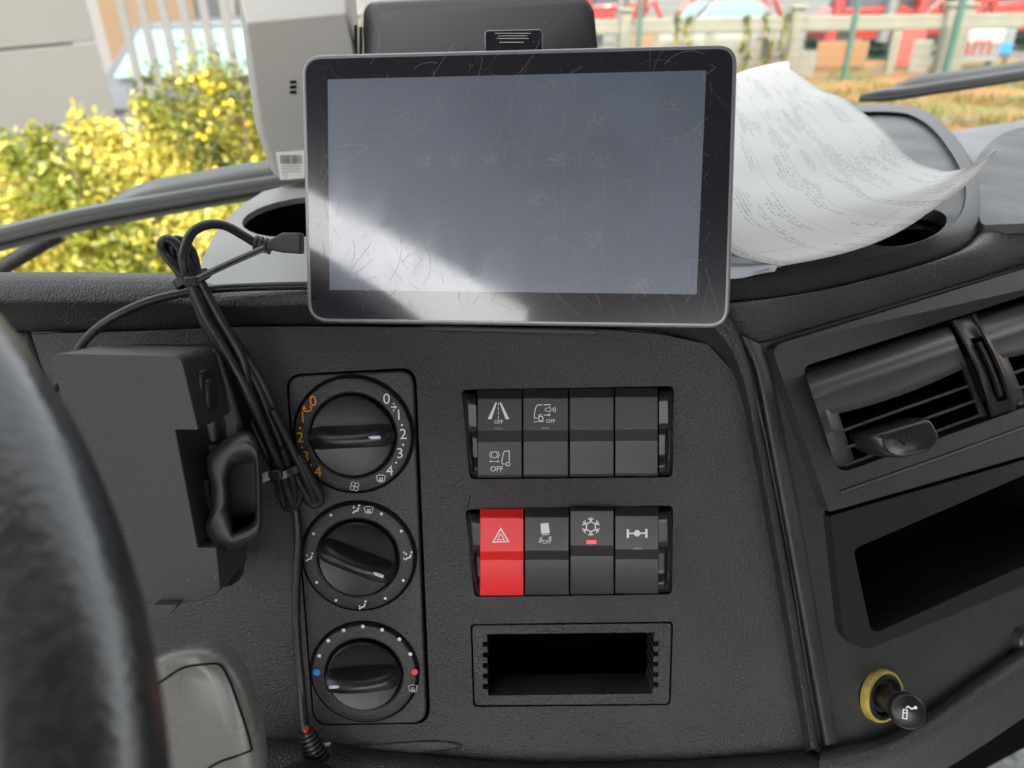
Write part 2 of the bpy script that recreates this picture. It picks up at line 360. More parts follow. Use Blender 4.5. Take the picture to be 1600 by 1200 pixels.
mb = MB(); mb.prism([P0.hit(x, y, -.06)[:2] for x, y in [(-330, 470), (1230, 470), (1330, 1270), (-330, 1270)]], -.065, -.06); link("carcass", mb, M_DARK, dash)
mb = MB(); mb.loft([[onz(x, y, ZT-.062) for x, y in [(300, 470), (480, 310), (1300, 225), (1700, 190), (2000, 150)]], [onz(x, y, ZT-.062) for x, y in [(290, 640), (600, 640), (1200, 640), (1700, 500), (2200, 400)]]]); dpart("carcass", mb, M_DARK)
mb = MB(); rs = random.Random(21)
for i in range(90):
    x, y = rs.choice([(rs.uniform(260, 440), rs.uniform(900, 1120)), (rs.uniform(680, 1180), rs.uniform(540, 1150)), (rs.uniform(300, 680), rs.uniform(530, 570))])
    if 715 < x < 1060 and 600 < y < 1110: continue
    a = rs.uniform(0, 6.28); ln = rs.uniform(4, 26); cv = rs.gauss(0, .02); pts = []
    for k in range(5):
        q = P0.hit(x, y, 0); pts.append((q.x, q.y)); x += math.cos(a)*ln/4; y += math.sin(a)*ln/4; a += cv*ln/4
    mb.stroke(pts, rs.choice([.00004, .00006, .00009]), .00015+i*1e-6)
link("scuffs", mb, mat("scuff_grey", (.10, .10, .10), .6), dash, fix=False, kind="stuff")
def rows_world(fr, inner, outer, spec, n):
    a = resamp(cat([(x, y, 0) for x, y in inner], 8), n); b = resamp(cat([(x, y, 0) for x, y in outer], 8), n)
    out = []
    for t, w in spec:
        out.append([fr.M @ fr.hit(p.x+(q.x-p.x)*t, p.y+(q.y-p.y)*t, w) for p, q in zip(a, b)])
    return out
IE = [(-320, 520), (-60, 520), (60, 519), (200, 518), (290, 516), (350, 510), (480, 509), (700, 511), (950, 514), (1040, 522), (1102, 544), (1142, 590), (1167, 680), (1204, 880), (1254, 1178)]
OE = [(-320, 430), (-60, 427), (60, 426), (200, 427), (290, 430), (350, 449), (480, 447), (700, 447), (950, 449), (1050, 456), (1130, 478), (1168, 560), (1192, 680), (1230, 880), (1282, 1166)]
N_ = 120
rw = rows_world(P0, IE, OE, [(0, -.008), (.03, -.004), (.22, .002), (.42, .0095), (.48, .0135), (.54, .0148), (.78, .0135), (.95, .008), (1.0, 0.0), (1.01, -.012)], N_)
mb = MB(); mb.loft(rw); dpart("padded_edge", mb, M_PAD, sub=1, angle=80)

# flat top behind the panel, out to the windscreen
top_px = [(300, 452), (318, 400), (340, 356), (373, 323), (411, 299), (470, 284), (640, 255), (860, 228), (1100, 208), (1300, 206), (1480, 206), (1600, 187), (1760, 165), (1900, 322), (1700, 338), (1600, 338), (1545, 346), (1505, 374), (1435, 402), (1330, 434), (1240, 452), (1150, 462), (800, 470), (480, 470)]
tp = [onz(x, y, ZT) for x, y in top_px]
well = [onz(378+55*0, 340, ZT)]
def ell(px, py, rx, ry, z, n=28, rot=0): return [onz(px+rx*math.cos(2*math.pi*k/n)*math.cos(R(rot))-ry*math.sin(2*math.pi*k/n)*math.sin(R(rot)), py+rx*math.cos(2*math.pi*k/n)*math.sin(R(rot))+ry*math.sin(2*math.pi*k/n)*math.cos(R(rot)), z) for k in range(n)]
w1 = ell(484, 338, 106, 31, ZT, rot=-6)
c2 = ell(1415, 355, 66, 27, ZT+.009, rot=-12)
mb = MB(); mb.sheet([(p.x, p.y) for p in tp], [[(p.x, p.y) for p in w1], [(p.x, p.y) for p in c2]], ZT, .004); dpart("dash_top", mb, M_TOP, bevel=.0015, seg=3)
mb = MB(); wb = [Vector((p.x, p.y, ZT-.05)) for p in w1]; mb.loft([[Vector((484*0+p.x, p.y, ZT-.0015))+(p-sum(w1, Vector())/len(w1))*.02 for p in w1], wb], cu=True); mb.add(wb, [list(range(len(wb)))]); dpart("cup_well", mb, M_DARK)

# raised tray on the passenger side
ti = [(1040, 446), (1140, 437), (1230, 428), (1320, 411), (1420, 384), (1478, 360), (1502, 335), (1510, 300), (1500, 262), (1470, 215), (1440, 188), (1400, 175), (1300, 178), (1150, 200), (1040, 235)]
to = [(1040, 476), (1140, 467), (1240, 456), (1330, 437), (1440, 407), (1505, 380), (1532, 350), (1537, 310), (1524, 262), (1488, 208), (1452, 176), (1402, 163), (1300, 166), (1150, 188), (1030, 226)]
ZR = ZT+.013
tiw = [onz(x, y, ZR) for x, y in [tuple(p)[:2] for p in resamp(cat([(x, y, 0) for x, y in ti], 6), 70)]]
tow = [onz(x, y, ZT+.0005) for x, y in [tuple(p)[:2] for p in resamp(cat([(x, y, 0) for x, y in to], 6), 70)]]
flo = [onz(x, y, ZR-.004) for x, y in [(p[0]-(p[0]-1270)*.012, p[1]) for p in [tuple(q)[:2] for q in resamp(cat([(x, y, 0) for x, y in ti], 6), 70)]]]
mb = MB(); mb.sheet([(p.x, p.y) for p in flo], [[(p.x, p.y) for p in c2]], ZR-.004, .008); dpart("tray_floor", mb, M_TRAY, bevel=.0015)
mb = MB(); mb.loft([flo, tiw, [a.lerp(b, .12)+Vector((0, 0, .0012)) for a, b in zip(tiw, tow)], [a.lerp(b, .8)+Vector((0, 0, .001)) for a, b in zip(tiw, tow)], tow, [p-Vector((0, 0, .012)) for p in tow]]); dpart("tray_rim", mb, M_RIM, angle=80)
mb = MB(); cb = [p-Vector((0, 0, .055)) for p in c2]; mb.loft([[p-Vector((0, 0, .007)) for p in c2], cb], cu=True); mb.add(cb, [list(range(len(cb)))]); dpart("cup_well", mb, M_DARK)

# seam panel on the far passenger side of the top
mb = MB(); sp = [onz(x, y, ZT+.004) for x, y in rnd([(1533, 352), (1512, 262), (1560, 205), (1760, 170), (1900, 320), (1700, 345)], [10, 40, 40, 5, 5, 5])]
mb.prism([(p.x, p.y) for p in sp], ZT-.002, ZT+.004); dpart("lid_panel", mb, M_TRAY, bevel=.003, seg=3)

# padded roll from the top down to the passenger fascia
r0 = [(1060, 484), (1140, 472), (1240, 461), (1330, 443), (1440, 413), (1510, 384), (1545, 352), (1600, 346), (1700, 352), (1900, 338)]
r1 = [(1130, 490), (1165, 540), (1205, 545), (1260, 524), (1340, 501), (1420, 478), (1500, 455), (1600, 427), (1720, 392), (1900, 340)]
a_ = [onz(p.x, p.y, ZT+.001) for p in resamp(cat([(x, y, 0) for x, y in r0], 6), 60)]
b_ = [P1.M @ P1.hit(p.x, p.y, -.008) for p in resamp(cat([(x, y, 0) for x, y in r1], 6), 60)]
rows = []
for t, h in ((-.1, -.012), (0, -.001), (.12, .004), (.3, .0075), (.5, .008), (.7, .0055), (.86, .001), (.94, -.002), (1.0, -.008)):
    rows.append([p.lerp(q, t) + (P1.w*.55+Vector((0, 0, .8)))*h for p, q in zip(a_, b_)])
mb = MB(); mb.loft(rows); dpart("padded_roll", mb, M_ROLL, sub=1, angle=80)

# passenger side: strip, fascia plane, lower roll
def p1(x, y, w=0.0): return P1.M @ P1.hit(x, y, w)
def h1(pts, w): return [(P1.hit(x, y, w).x, P1.hit(x, y, w).y) for x, y in pts]
def dpart1(name, mb, m, **k):
    mb.v = [P1.M @ p for p in mb.v]; return dpart(name, mb, m, **k)
VENT_A = [(1256, 577), (1481, 504), (1545, 650), (1309, 738)]
VENT_B = [(1523, 494), (1700, 437), (1764, 575), (1584, 642)]
VHOLE = [(1254, 573), (1700, 430), (1766, 578), (1310, 741)]
CUBBY = [(1333, 858), (1500, 786), (1720, 690), (1760, 820), (1580, 893), (1362, 992)]
con = [(1160, 540), (1206, 532), (1700, 385), (1950, 310), (1950, 800), (1700, 1000), (1600, 1050), (1440, 1160), (1388, 1190), (1285, 1205), (1235, 880), (1195, 680)]
LIGHT = (1378, 1087)
lh = [(LIGHT[0]+36*math.cos(R(a)), LIGHT[1]+37*math.sin(R(a))) for a in range(0, 360, 12)]
big = rnd([(1213, 553), (1700, 405), (1800, 700), (1760, 845), (1600, 909), (1345, 1012), (1312, 985), (1290, 800)], [16, 3, 3, 3, 3, 22, 22, 3])
mb = MB(); mb.sheet(h1(con, -.002), [h1(lh, -.002), h1(big, -.002)], -.002, .02); dpart1("console_side", mb, M_FASC, bevel=.0008)
# ridge strip beside the padded edge
st_in = [(1150, 520), (1176, 575), (1197, 680), (1234, 880), (1286, 1166)]; st_out = [(1192, 540), (1208, 590), (1228, 690), (1264, 880), (1310, 1160)]
rw = rows_world(P1, st_in, st_out, [(0, -.006), (.06, .002), (.3, .0035), (.7, .003), (.95, .0015), (1, -.003)], 60)
mb = MB(); mb.loft(rw); dpart("side_strip", mb, M_FASC, sub=1, angle=80)
# vent bezel and cubby bezel
vb = rnd([(1205, 541), (1700, 390), (1800, 655), (1296, 800)], [20, 3, 3, 4])
mb = MB(); mb.sheet(h1(vb, .004), [h1(rnd(VHOLE, [14, 3, 3, 22]), .004)], .004, .03); dpart1("vent_bezel", mb, M_FASC, bevel=.0022, seg=3)
cbz = rnd([(1298, 806), (1805, 660), (1770, 860), (1600, 915), (1348, 1018), (1318, 992)], [4, 3, 3, 3, 24, 20])
mb = MB(); mb.sheet(h1(cbz, .003), [h1(rnd(CUBBY, [12, 3, 3, 3, 3, 18]), .003)], .003, .05); dpart1("cubby_bezel", mb, M_BLACK, bevel=.003, seg=3)
mb = MB(); mb.prism(h1([(1100, 480), (2100, 180), (2100, 900), (1300, 1330), (1180, 1330)], -.13), -.14, -.13); dpart1("carcass", mb, M_DARK)
mb = MB(); mb.loft([[P1.hit(x, y, w) for x, y in [(1240, 560), (1500, 480), (1900, 360)]] for w in (-.032, -.13)]); dpart1("carcass", mb, M_DARK)
# trim lines under the vents
mb = MB(); mb.tube([P1.hit(x, y, .0045) for x, y in ((1312, 770), (1450, 722), (1600, 668), (1790, 600))], .0012, 6); dpart1("trim_line", mb, M_FASC)
mb = MB(); cin = h1(rnd(CUBBY, [12, 3, 3, 3, 3, 18]), .003); cb = [(p[0], p[1]-.0) for p in cin]
mb.loft([[Vector((p[0], p[1], -.046)) for p in cb], [Vector((p[0]*.98+.002, p[1], -.11)) for p in cb]], cu=True); mb.add([Vector((p[0]*.98+.002, p[1], -.11)) for p in cb], [list(range(len(cb)))]); dpart1("cubby_liner", mb, mat("pocket_black", (.004, .0042, .0045), .35, .5, vary=.3, vs=30))
# lower padded roll
lr0 = [(1284, 1168), (1340, 1160), (1388, 1146), (1440, 1117), (1520, 1060), (1600, 1004), (1760, 900)]; lr1 = [(1270, 1260), (1340, 1250), (1400, 1235), (1470, 1205), (1540, 1162), (1610, 1115), (1780, 1010)]
rw = rows_world(P1, lr0, lr1, [(0, -.006), (.03, .002), (.15, .009), (.3, .0125), (.46, .010), (.6, .003), (1, -.012)], 50)
mb = MB(); mb.loft(rw); dpart("lower_roll", mb, M_PAD, sub=1, angle=80)
# ledge under the centre panel
lg0 = [(225, 1150), (330, 1150), (440, 1154), (520, 1160), (620, 1170), (760, 1186), (900, 1190), (1100, 1184), (1286, 1168)]; lg1 = [(225, 1260), (330, 1260), (440, 1262), (520, 1265), (620, 1268), (760, 1270), (900, 1272), (1100, 1270), (1286, 1260)]
rw = rows_world(P0, lg0, lg1, [(0, -.004), (.04, .003), (.2, .012), (.45, .019), (.7, .022), (1, .020)], 60)
mb = MB(); mb.loft(rw); dpart("lower_ledge", mb, M_PAD, sub=1, angle=80)
bl = [(500, 1172), (600, 1158), (690, 1152), (742, 1162), (690, 1176), (600, 1190), (520, 1205)]
mb = MB(); q = [P0.hit(x, y, 0) for x, y in [tuple(p)[:2] for p in cat([(x, y, 0) for x, y in bl], 5, True)]]; c_ = sum(q, Vector())/len(q)
mb.loft([[Vector((p.x, p.y, -.001)) for p in q], [Vector((c_.x+(p.x-c_.x)*.8, c_.y+(p.y-c_.y)*.7, .0012)) for p in q], [Vector((c_.x+(p.x-c_.x)*.3, c_.y+(p.y-c_.y)*.25, .0022)) for p in q]], cu=True, cap=True); link("moulded_bulge", mb, M_PANEL, dash, angle=80, sub=1)
# blanking cap at the right edge
t = Thing("screw_cap", P1, 1597, 1000, 0, label="round black blanking cap on the console under the open cubby", cat="screw cap")
t.part("cap", MB().lathe([(.0001, .004), (.006, .0042), (.0075, .003), (.0082, -.003)], 32), M_SLAT)

# ------------------------------------------------------------------ climate panel and its three dials
k0 = .36/FPX
pl = Thing("climate_faceplate", P0, 560, 855, label="tall rounded black plate holding the three heater dials", cat="control panel")
mb = MB(); mb.prism([tuple(p)[:2] for p in pl.L(rnd([(450, 588), (646, 578), (667, 1128), (492, 1131)], 24), .0)], -.018, .0012); pl.part("plate", mb, M_PLATE, bevel=.0009)
GR_D = "heater dials on the climate plate"
def dial(px, py, ro, ri, ang, label, ptr):
    t = Thing("rotary_dial", P0, px, py, 0.0012, label=label, cat="dial", group=GR_D)
    ro *= k0*1.0; ri *= k0
    t.part("scale_ring", MB().lathe([(ri+.0004, -.001), (ri+.0006, .0022), (ri+.0014, .0028), (ro-.0022, .0028), (ro-.0006, .0020), (ro, -.0005)], 72), M_PLATE, angle=30)
    t.part("groove", MB().lathe([(ro-.0004, .0004), (ro+.0011, .0004), (ro+.0013, .00015)], 72), M_DARK)
    t.part("gap_ring", MB().lathe([(ri+.0008, .0005), (ri-.0012, .0005)], 64), M_DARK)
    kn = t.part("knob", MB().lathe([(ri-.0006, -.001), (ri-.0007, .0042), (ri-.0014, .0050), (ri*.8, .0042), (ri*.4, .0030), (.0001, .0027)], 72), M_KNOB, angle=30)
    # the grip bar
    mb = MB(); rows = []; Lh = ri*1.0; n = 26
    cs = [(-1.0, .0), (-.93, .35), (-.72, .75), (-.42, .96), (0, 1.0), (.42, .96), (.72, .75), (.93, .35), (1.0, .0)]
    for i in range(n+1):
        x = -Lh + 2*Lh*i/n; e = math.sqrt(max(0, 1-(x/Lh)**6)); hw = .0066*(.78+.30*(x/Lh)**2)*(.35+.65*e); hh = (.0155 - .0045*(x/Lh)**2)*(.55+.45*e)
        rows.append([Vector((x, a*hw + .0018*(x/Lh)**2*0, .001+b*hh)) for a, b in cs])
    mb.loft(rows, cap=True); Mr = Matrix.Rotation(R(ang), 4, 'Z'); mb.v = [Mr @ p for p in mb.v]
    gp = link("grip", mb, M_KNOB, kn, angle=60)
    mb = MB(); xp = Lh*.62*ptr; zz = .001 + (.0155-.0045*.38)*.985*.985
    mb.box((xp, 0.0012, zz), (.0062, .0017, .0012)); mb.v = [Mr @ p for p in mb.v]; link("pointer", mb, M_PTR, kn, bevel=.0005)
    return t
d1 = dial(553, 679, 92, 66, 2, "top heater dial with orange and white numbers, fan setting", 1)
d2 = dial(561, 869, 90, 64, -23, "middle heater dial with seated figure airflow symbols", 1)
d3 = dial(570, 1050, 87, 62, 3, "bottom heater dial with blue and red temperature dots", -1)
WR = .0012+.0028+.00012
def prints(t, name, m, fn):
    mb = MB(); fn(mb); t.part(name, mb, m, fix=False)
def tp_(t, x, y): p = t.P(x, y, WR); return p.x, p.y
WZ = .00292
def nums(mb, t, L):
    for s, x, y in L:
        a, b = tp_(t, x, y); text(mb, s, a, b, .0074, WZ)
def dots(mb, t, L, r=.00075):
    for x, y in L:
        a, b = tp_(t, x, y); mb.fill(arc(a, b, r, 0, 330, 11), WZ)
prints(d1, "orange_numerals", M_ORANGE, lambda mb: (nums(mb, d1, [("0", 489, 627), ("1", 473, 653), ("2", 469, 684), ("3", 478, 714), ("4", 497, 738)]), dots(mb, d1, [(469, 669), (472, 699), (486, 727)], .0005),
       mb.stroke([tp_(d1, x, y) for x, y in ((474, 638), (475, 642), (481, 643), (486, 641), (487, 636), (483, 635))], .0006, WZ), mb.fill([tp_(d1, x, y) for x, y in ((472, 639), (475, 633), (479, 639))], WZ)))
prints(d1, "white_numerals", M_WHITEP, lambda mb: (nums(mb, d1, [("0", 604, 624), ("1", 623, 649), ("2", 630, 679), ("3", 625, 709), ("4", 609, 736)]), dots(mb, d1, [(628, 664), (630, 695), (619, 723)], .0005),
       mb.stroke([tp_(d1, x, y) for x, y in ((611, 636), (618, 636))], .0006, WZ), mb.fill([tp_(d1, x, y) for x, y in ((616, 633), (621, 636), (616, 639))], WZ), dots(mb, d1, [(615, 631), (615, 641)], .0004)))
def screen_sym(mb, t, x, y, s=1.0):         # windscreen demist symbol
    q = lambda a, b: tp_(t, x+a*s, y+b*s)
    mb.stroke([q(-7, -4), q(-3.5, -5.5), q(0, -6), q(3.5, -5.5), q(7, -4), q(5, 4), q(2.5, 3.2), q(0, 3), q(-2.5, 3.2), q(-5, 4)], .00032, WZ, closed=True)
    for dx in (-2.2, 0, 2.2): mb.stroke([q(dx, 6), q(dx+.9, 4), q(dx-.6, 2), q(dx+.7, 0), q(dx, -2)], .00028, WZ+.00003)
def person_sym(mb, t, x, y, up=True, both=False, mir=1):
    q = lambda a, b: tp_(t, x+a*mir, y+b)
    mb.stroke([q(-5, 6), q(-1.5, 3), q(2.5, 2), q(4.5, -3)], .0008, WZ); a = q(5.2, -6.2); mb.fill(arc(a[0], a[1], .00055, 0, 330, 11), WZ)
    if up: mb.fill([q(-5, -1.5), q(-3.4, -6.5), q(-1.8, -2.2)], WZ)
    else: mb.fill([q(-6, 0), q(-3, 0), q(-4.3, 4)], WZ)
    if both: mb.fill([q(-7, -9), q(-5.2, -4), q(-8, -4.6)], WZ); mb.fill([q(-8, 2), q(-5.3, 3), q(-7, 6)], WZ)
def fan_sym(mb, t, x, y):
    for k in range(4):
        a = R(45+90*k+12); cx, cy = tp_(t, x+4.4*math.cos(a), y+4.4*math.sin(a)); mb.stroke(arc(cx, cy, .00105, 0, 330, 11), .0003, WZ, closed=True)
prints(d1, "fan_symbols", M_WHITEP, lambda mb: (fan_sym(mb, d1, 554, 760), screen_sym(mb, d1, 595, 748)))
prints(d2, "airflow_symbols", M_WHITEP, lambda mb: (dots(mb, d2, [(517, 805), (596, 803), (627, 830), (490, 834), (630, 907), (495, 910), (602, 935), (525, 938)]), person_sym(mb, d2, 556, 796), screen_sym(mb, d2, 576, 797),
       person_sym(mb, d2, 483, 871), person_sym(mb, d2, 638, 869, True, True), person_sym(mb, d2, 566, 946, False)))
prints(d3, "scale_dots", M_WHITEP, lambda mb: dots(mb, d3, [(499, 1025), (513, 1001), (537, 985), (567, 979), (597, 984), (624, 999), (641, 1022)], .0010))
prints(d3, "cold_dot", M_BLUE, lambda mb: dots(mb, d3, [(495, 1051)], .0019)); prints(d3, "hot_dot", M_REDP, lambda mb: dots(mb, d3, [(648, 1050)], .0017))
prints(d3, "demist_symbol", M_GREYP, lambda mb: screen_sym(mb, d3, 645, 1076, 1.0))

# ------------------------------------------------------------------ rocker switches in two banks
def bank(pts, label):
    cx = sum(p[0] for p in pts)/4; cy = sum(p[1] for p in pts)/4
    t = Thing("switch_frame", P0, cx, cy, label=label, cat="switch frame", group="black frames of the two switch banks")
    x0, x1 = pts[0][0], pts[1][0]; y0, y1 = pts[0][1], pts[3][1]
    mb = MB(); o = [tuple(p)[:2] for p in t.L(rnd(pts, 9), -.001)]; mb.prism(o, -.016, -.010); t.part("well", mb, M_DARK)
    for sgn in (-1, 1):
        if sgn < 0: tl, bl_, tr, br = (x0+2, y0+3), (pts[3][0]+2, y1-4), (x0+22, y0+6), (pts[3][0]+13, y1-2)
        else: tl, bl_, tr, br = (pts[1][0]-2, pts[1][1]+4), (pts[2][0]-2, pts[2][1]-4), (pts[1][0]-23, pts[1][1]+6), (pts[2][0]-21, pts[2][1]-3)
        mb = MB(); nu, nv = 12, 26; rows = []
        for j in range(nv+1):
            b = j/nv; row = []
            for i in range(nu+1):
                a = i/nu; ed = min(1, b/.10, (1-b)/.10); bow = 4*math.sin(math.pi*b)*(1-a)
                xx = (tl[0]*(1-a)+tr[0]*a)*(1-b)+(bl_[0]*(1-a)+br[0]*a)*b + sgn*bow*.6; yy = (tl[1]*(1-a)+tr[1]*a)*(1-b)+(bl_[1]*(1-a)+br[1]*a)*b
                w = -.002 + .0095*min(1, (a+.02)/.35)**.6*math.sqrt(ed if ed > 0 else 0)
                sc = max(0, min(1, (b-.44)/.06))*max(0, min(1, (1.02-b)/.25))*max(0, min(1, (a-.25)/.3)); w -= .0060*sc
                row.append(t.P(xx, yy, w))
            rows.append(row)
        mb.loft(rows); t.part("end_cap", mb, M_BLACK, angle=70)
    return t
bank(BANK_A, "black frame round the upper bank of switches with lane and brake symbols")
bank(BANK_B, "black frame round the lower bank of switches with the red hazard switch")
def rocker(x0, x1, yt, yb, band, m, label, press=0.0):
    cx, cy = (x0+x1)/2, (yt+yb)/2
    t = Thing("rocker_switch", P0, cx, cy, label=label, cat="switch", group="rocker switches on the centre panel")
    b0, b1 = band; hw = (x1-x0)/2-1.0; mb = MB(); rows = []
    for y, w in ((yt+1, -.012), (yt+1, .0012), (yt+15-9*press, .0074), (b0, .0102), (b1, .0052), (yb-6, .0066), (yb-2, .0058), (yb-1, -.012)):
        p = t.P(cx, y, w); a = t.P(cx-hw, y, w); b = t.P(cx+hw, y, w); rows.append([a, b])
    mb.loft(rows); n = len(rows)
    l = [r[0] for r in rows]; r_ = [r[1] for r in rows]; mb.add(l, [list(range(n))]); mb.add(r_, [list(range(n))[::-1]])
    t.part("rocker", mb, m, bevel=.00035, angle=30)
    # plane of the upper and lower faces for printing
    t.up = ((yt+15-9*press, .0074), (b0, .0102)); t.lo = ((b1, .0052), (yb-6, .0066))
    return t
def pr(t, pts, low=False):                  # pixel points onto the sloping face
    (ya, wa), (yb, wb) = t.lo if low else t.up; out = []
    for x, y in pts:
        k = (y-ya)/(yb-ya); out.append(t.P(x, y, wa+(wb-wa)*k+.00025))
    return out
class PM(MB):                               # printing in pixel units, dropped onto a rocker's face
    def done(s, t, name, m, low=False):
        (ya, wa), (yb, wb) = t.lo if low else t.up; out = []
        for p in s.v:
            k = (p.y-ya)/(yb-ya); out.append(t.P(p.x, p.y, wa+(wb-wa)*k+.00012+p.z))
        s.v = out; t.part(name, s, m, fix=False)
def ptext(pm, s, x, y, size, bold=0.0):
    q = MB(); text(q, s, 0, 0, size, 0, 0, bold); pm.add([(x+p.x, y-p.y, 0) for p in q.v], q.f)
XA = [745, 816.5, 889, 960, 1029]; XB = [749, 819, 890, 960, 1030]
lab = [["upper left switch with lane lines and a brake OFF symbol below", "switch with van and loudspeaker OFF symbol", "blank switch right of the van and loudspeaker switch", "blank switch at the right end of the upper bank"]]
A = [rocker(XA[i], XA[i+1], 608-i, 748-i*.8, (673-i*.6, 690-i*.6), M_BTN, lab[0][i]) for i in range(4)]
B = [rocker(XB[0], XB[1], 794, 932, (862, 874.5), M_RED, "bright red hazard switch with white triangle"),
     rocker(XB[1], XB[2], 793, 931, (861, 874), M_BTN, "switch with skidding vehicle OFF symbol beside the red hazard switch"),
     rocker(XB[2], XB[3], 792, 930, (853, 868), M_BTN, "pressed switch with snowflake symbol and glowing red light", 1.0),
     rocker(XB[3], XB[4], 791, 929, (859, 873), M_BTN, "switch with white axle symbol at the end of the lower bank")]
p = PM(); p.fill([(774, 629), (776.5, 629), (768, 655), (762, 655)]); p.fill([(783, 629), (780.5, 629), (790, 655), (796, 655)][::-1])
for y in (629, 636, 643, 650): p.stroke([(778.5, y), (778.7, y+5)], .9)
ptext(p, "OFF", 779, 659.5, 8.2); p.done(A[0], "lane_symbol", M_WHITEP)
p = PM(); p.stroke(arc(772.5, 710.5, 4.8, 0, 345, 20), 1.1, closed=True); p.stroke(arc(772.5, 710.5, 7.4, 130, 230, 10), 1.0); p.stroke(arc(772.5, 710.5, 7.4, -50, 50, 10), 1.0)
p.stroke([(766, 721), (779, 721)], .9); p.fill([(764.5, 721), (767.5, 719), (767.5, 723)]); p.fill([(780.5, 721), (777.5, 723), (777.5, 719)])
p.stroke([(785, 725), (784, 722), (786, 710), (788, 705), (795.5, 704.5), (796, 721)], 1.3); p.stroke([(785, 725), (789, 725)], 1.3); p.stroke(arc(793.5, 725, 3.0, 0, 345, 14), 1.2, closed=True)
ptext(p, "OFF", 776, 733, 11.5); p.done(A[0], "brake_symbol", M_WHITEP, True)
p = PM(); p.stroke([(847, 632.5), (840, 633), (837.5, 636), (835, 646), (835, 653), (839.5, 653.5)], 1.2); p.stroke([(849.5, 632.5), (860.5, 632.3)], 1.4)
p.stroke(arc(845, 654, 3.6, 0, 345, 16), 1.3, closed=True); p.stroke([(841, 650.5), (843, 648), (847, 648)], 1.1); p.stroke([(834, 659), (850, 658.7)], .9); p.stroke([(849.5, 648.6), (856, 648.4)], 1.1); p.fill([(856, 646.5), (861, 648.3), (856, 650.3)])
p.stroke([(852, 638), (855, 638), (859.5, 635.5), (859.5, 644.5), (855, 642), (852, 642)], .7, closed=True); p.stroke([(862, 637.5), (863, 640), (862, 642.5)], .8); p.stroke([(864.5, 636.5), (865.7, 640), (864.5, 643.5)], .8); p.stroke([(867, 635.5), (868.4, 640), (867, 644.5)], .8)
ptext(p, "OFF", 860.5, 658.3, 8.2); p.done(A[1], "reversing_symbol", M_WHITEP)
p = PM(); p.stroke([(782.5, 826), (794.5, 846), (770.5, 847)], 2.2, closed=True); p.stroke([(782.5, 834), (788, 843), (777, 843.5)], 1.4, closed=True); p.done(B[0], "hazard_triangle", M_WHITEP)
p = PM(); p.fill([(844.5, 818), (857, 817), (859, 833), (845.5, 834)]); p.stroke([(846.5, 836), (858, 835)], 1.2)
p.stroke([(848, 839), (843, 842), (848, 844), (842, 847)], 1.2); p.stroke([(858, 838), (861, 840), (857, 842), (862, 843)], 1.2); p.fill([(840.5, 846), (845, 844.5), (845, 848.5)]); ptext(p, "OFF", 854.5, 847, 8.0); p.done(B[1], "skid_symbol", M_WHITEP)
p = PM(); cx, cy = 923.3, 823
for k in range(6):
    a = R(90+60*k); d = Vector((math.cos(a), math.sin(a))); nrm = Vector((-d.y, d.x)); c = Vector((cx, cy))
    p.stroke([c+d*7, c+d*14.5], 1.9, .00001); p.stroke([c+d*13.3+nrm*4.2, c+d*9.5, c+d*13.3-nrm*4.2], 1.7, .00003)
    e = R(30+60*k)
p.stroke([(cx+8.0*math.cos(R(60*k+30)), cy+8.0*math.sin(R(60*k+30))) for k in range(6)], 1.9, 0, closed=True); p.done(B[2], "snowflake_symbol", M_WHITEP)
p = PM(); p.stroke([(981, 833.5), (1010, 833)], 2.4); p.stroke([(981, 827), (981, 840.5)], 3.6, .00002); p.stroke([(1010, 826.5), (1010, 840)], 3.6, .00002); p.fill([(995.5+5*math.cos(R(30*k)), 833.2+5.2*math.sin(R(30*k))) for k in range(12)], .00004); p.done(B[3], "axle_symbol", M_WHITEP)
for t, x, y, m in ((A[0], 779, 669.5, M_LEDOFF), (A[1], 852, 669, M_LEDOFF), (B[2], 924, 847, M_LED), (B[3], 996, 857, M_LEDOFF)):
    p = PM(); a = [(x-6.5, y-1.8), (x+6.5, y-2), (x+6.5, y+1.6), (x-6.5, y+1.8)] if m is not M_LED else [(x-7.5, y-2.8), (x+7.5, y-3), (x+7.5, y+2.6), (x-7.5, y+2.8)]
    p.loft([[Vector((*q, -.0004)) for q in a], [Vector((*q, .00025)) for q in a]], cu=True, cap=True); p.done(t, "indicator_light", m)

# storage slot
t = Thing("storage_slot", P0, 893, 1040, label="empty black storage slot with toothed sides below the switches", cat="storage slot")
h = [(763, 990)]
for i in range(1): pass
yy = [990+97*i/11 for i in range(12)]
right = []; left = []
for i in range(5):
    y0 = 1003+i*16; right += [(1021, y0-1), (1029, y0-1), (1029, y0+7), (1021, y0+7)]
    left += [(761, y0+8), (754, y0+8), (754, y0), (761, y0)][::1] if False else []
for i in range(4, -1, -1):
    y0 = 1003+i*16.5; left += [(761.5, y0+8), (754.5, y0+8), (754.5, y0), (761.5, y0)]
hp = [(760.5, 991), (1023, 988)] + right + [(1019, 1084), (763.5, 1087)] + left
mb = MB(); mb.sheet([tuple(p)[:2] for p in t.L(rnd([(738, 978), (1049, 974), (1045, 1099.5), (742, 1102)], 7), .001)], [[tuple(p)[:2] for p in t.L(hp, .001)]], .001, .02); t.part("frame", mb, M_PANEL, bevel=.0005)
mb = MB(); q = t.L([(752, 988), (1032, 986), (1030, 1086), (754, 1089)], -.02); mb.loft([[Vector((p.x, p.y, -.0195)) for p in q], [Vector((p.x*.97, p.y*.9, -.055)) for p in q]], cu=True); mb.add([Vector((p.x*.97, p.y*.9, -.055)) for p in q], [[0, 1, 2, 3]]); t.part("liner", mb, mat("slot_black", (.001, .001, .001), .9, .02))

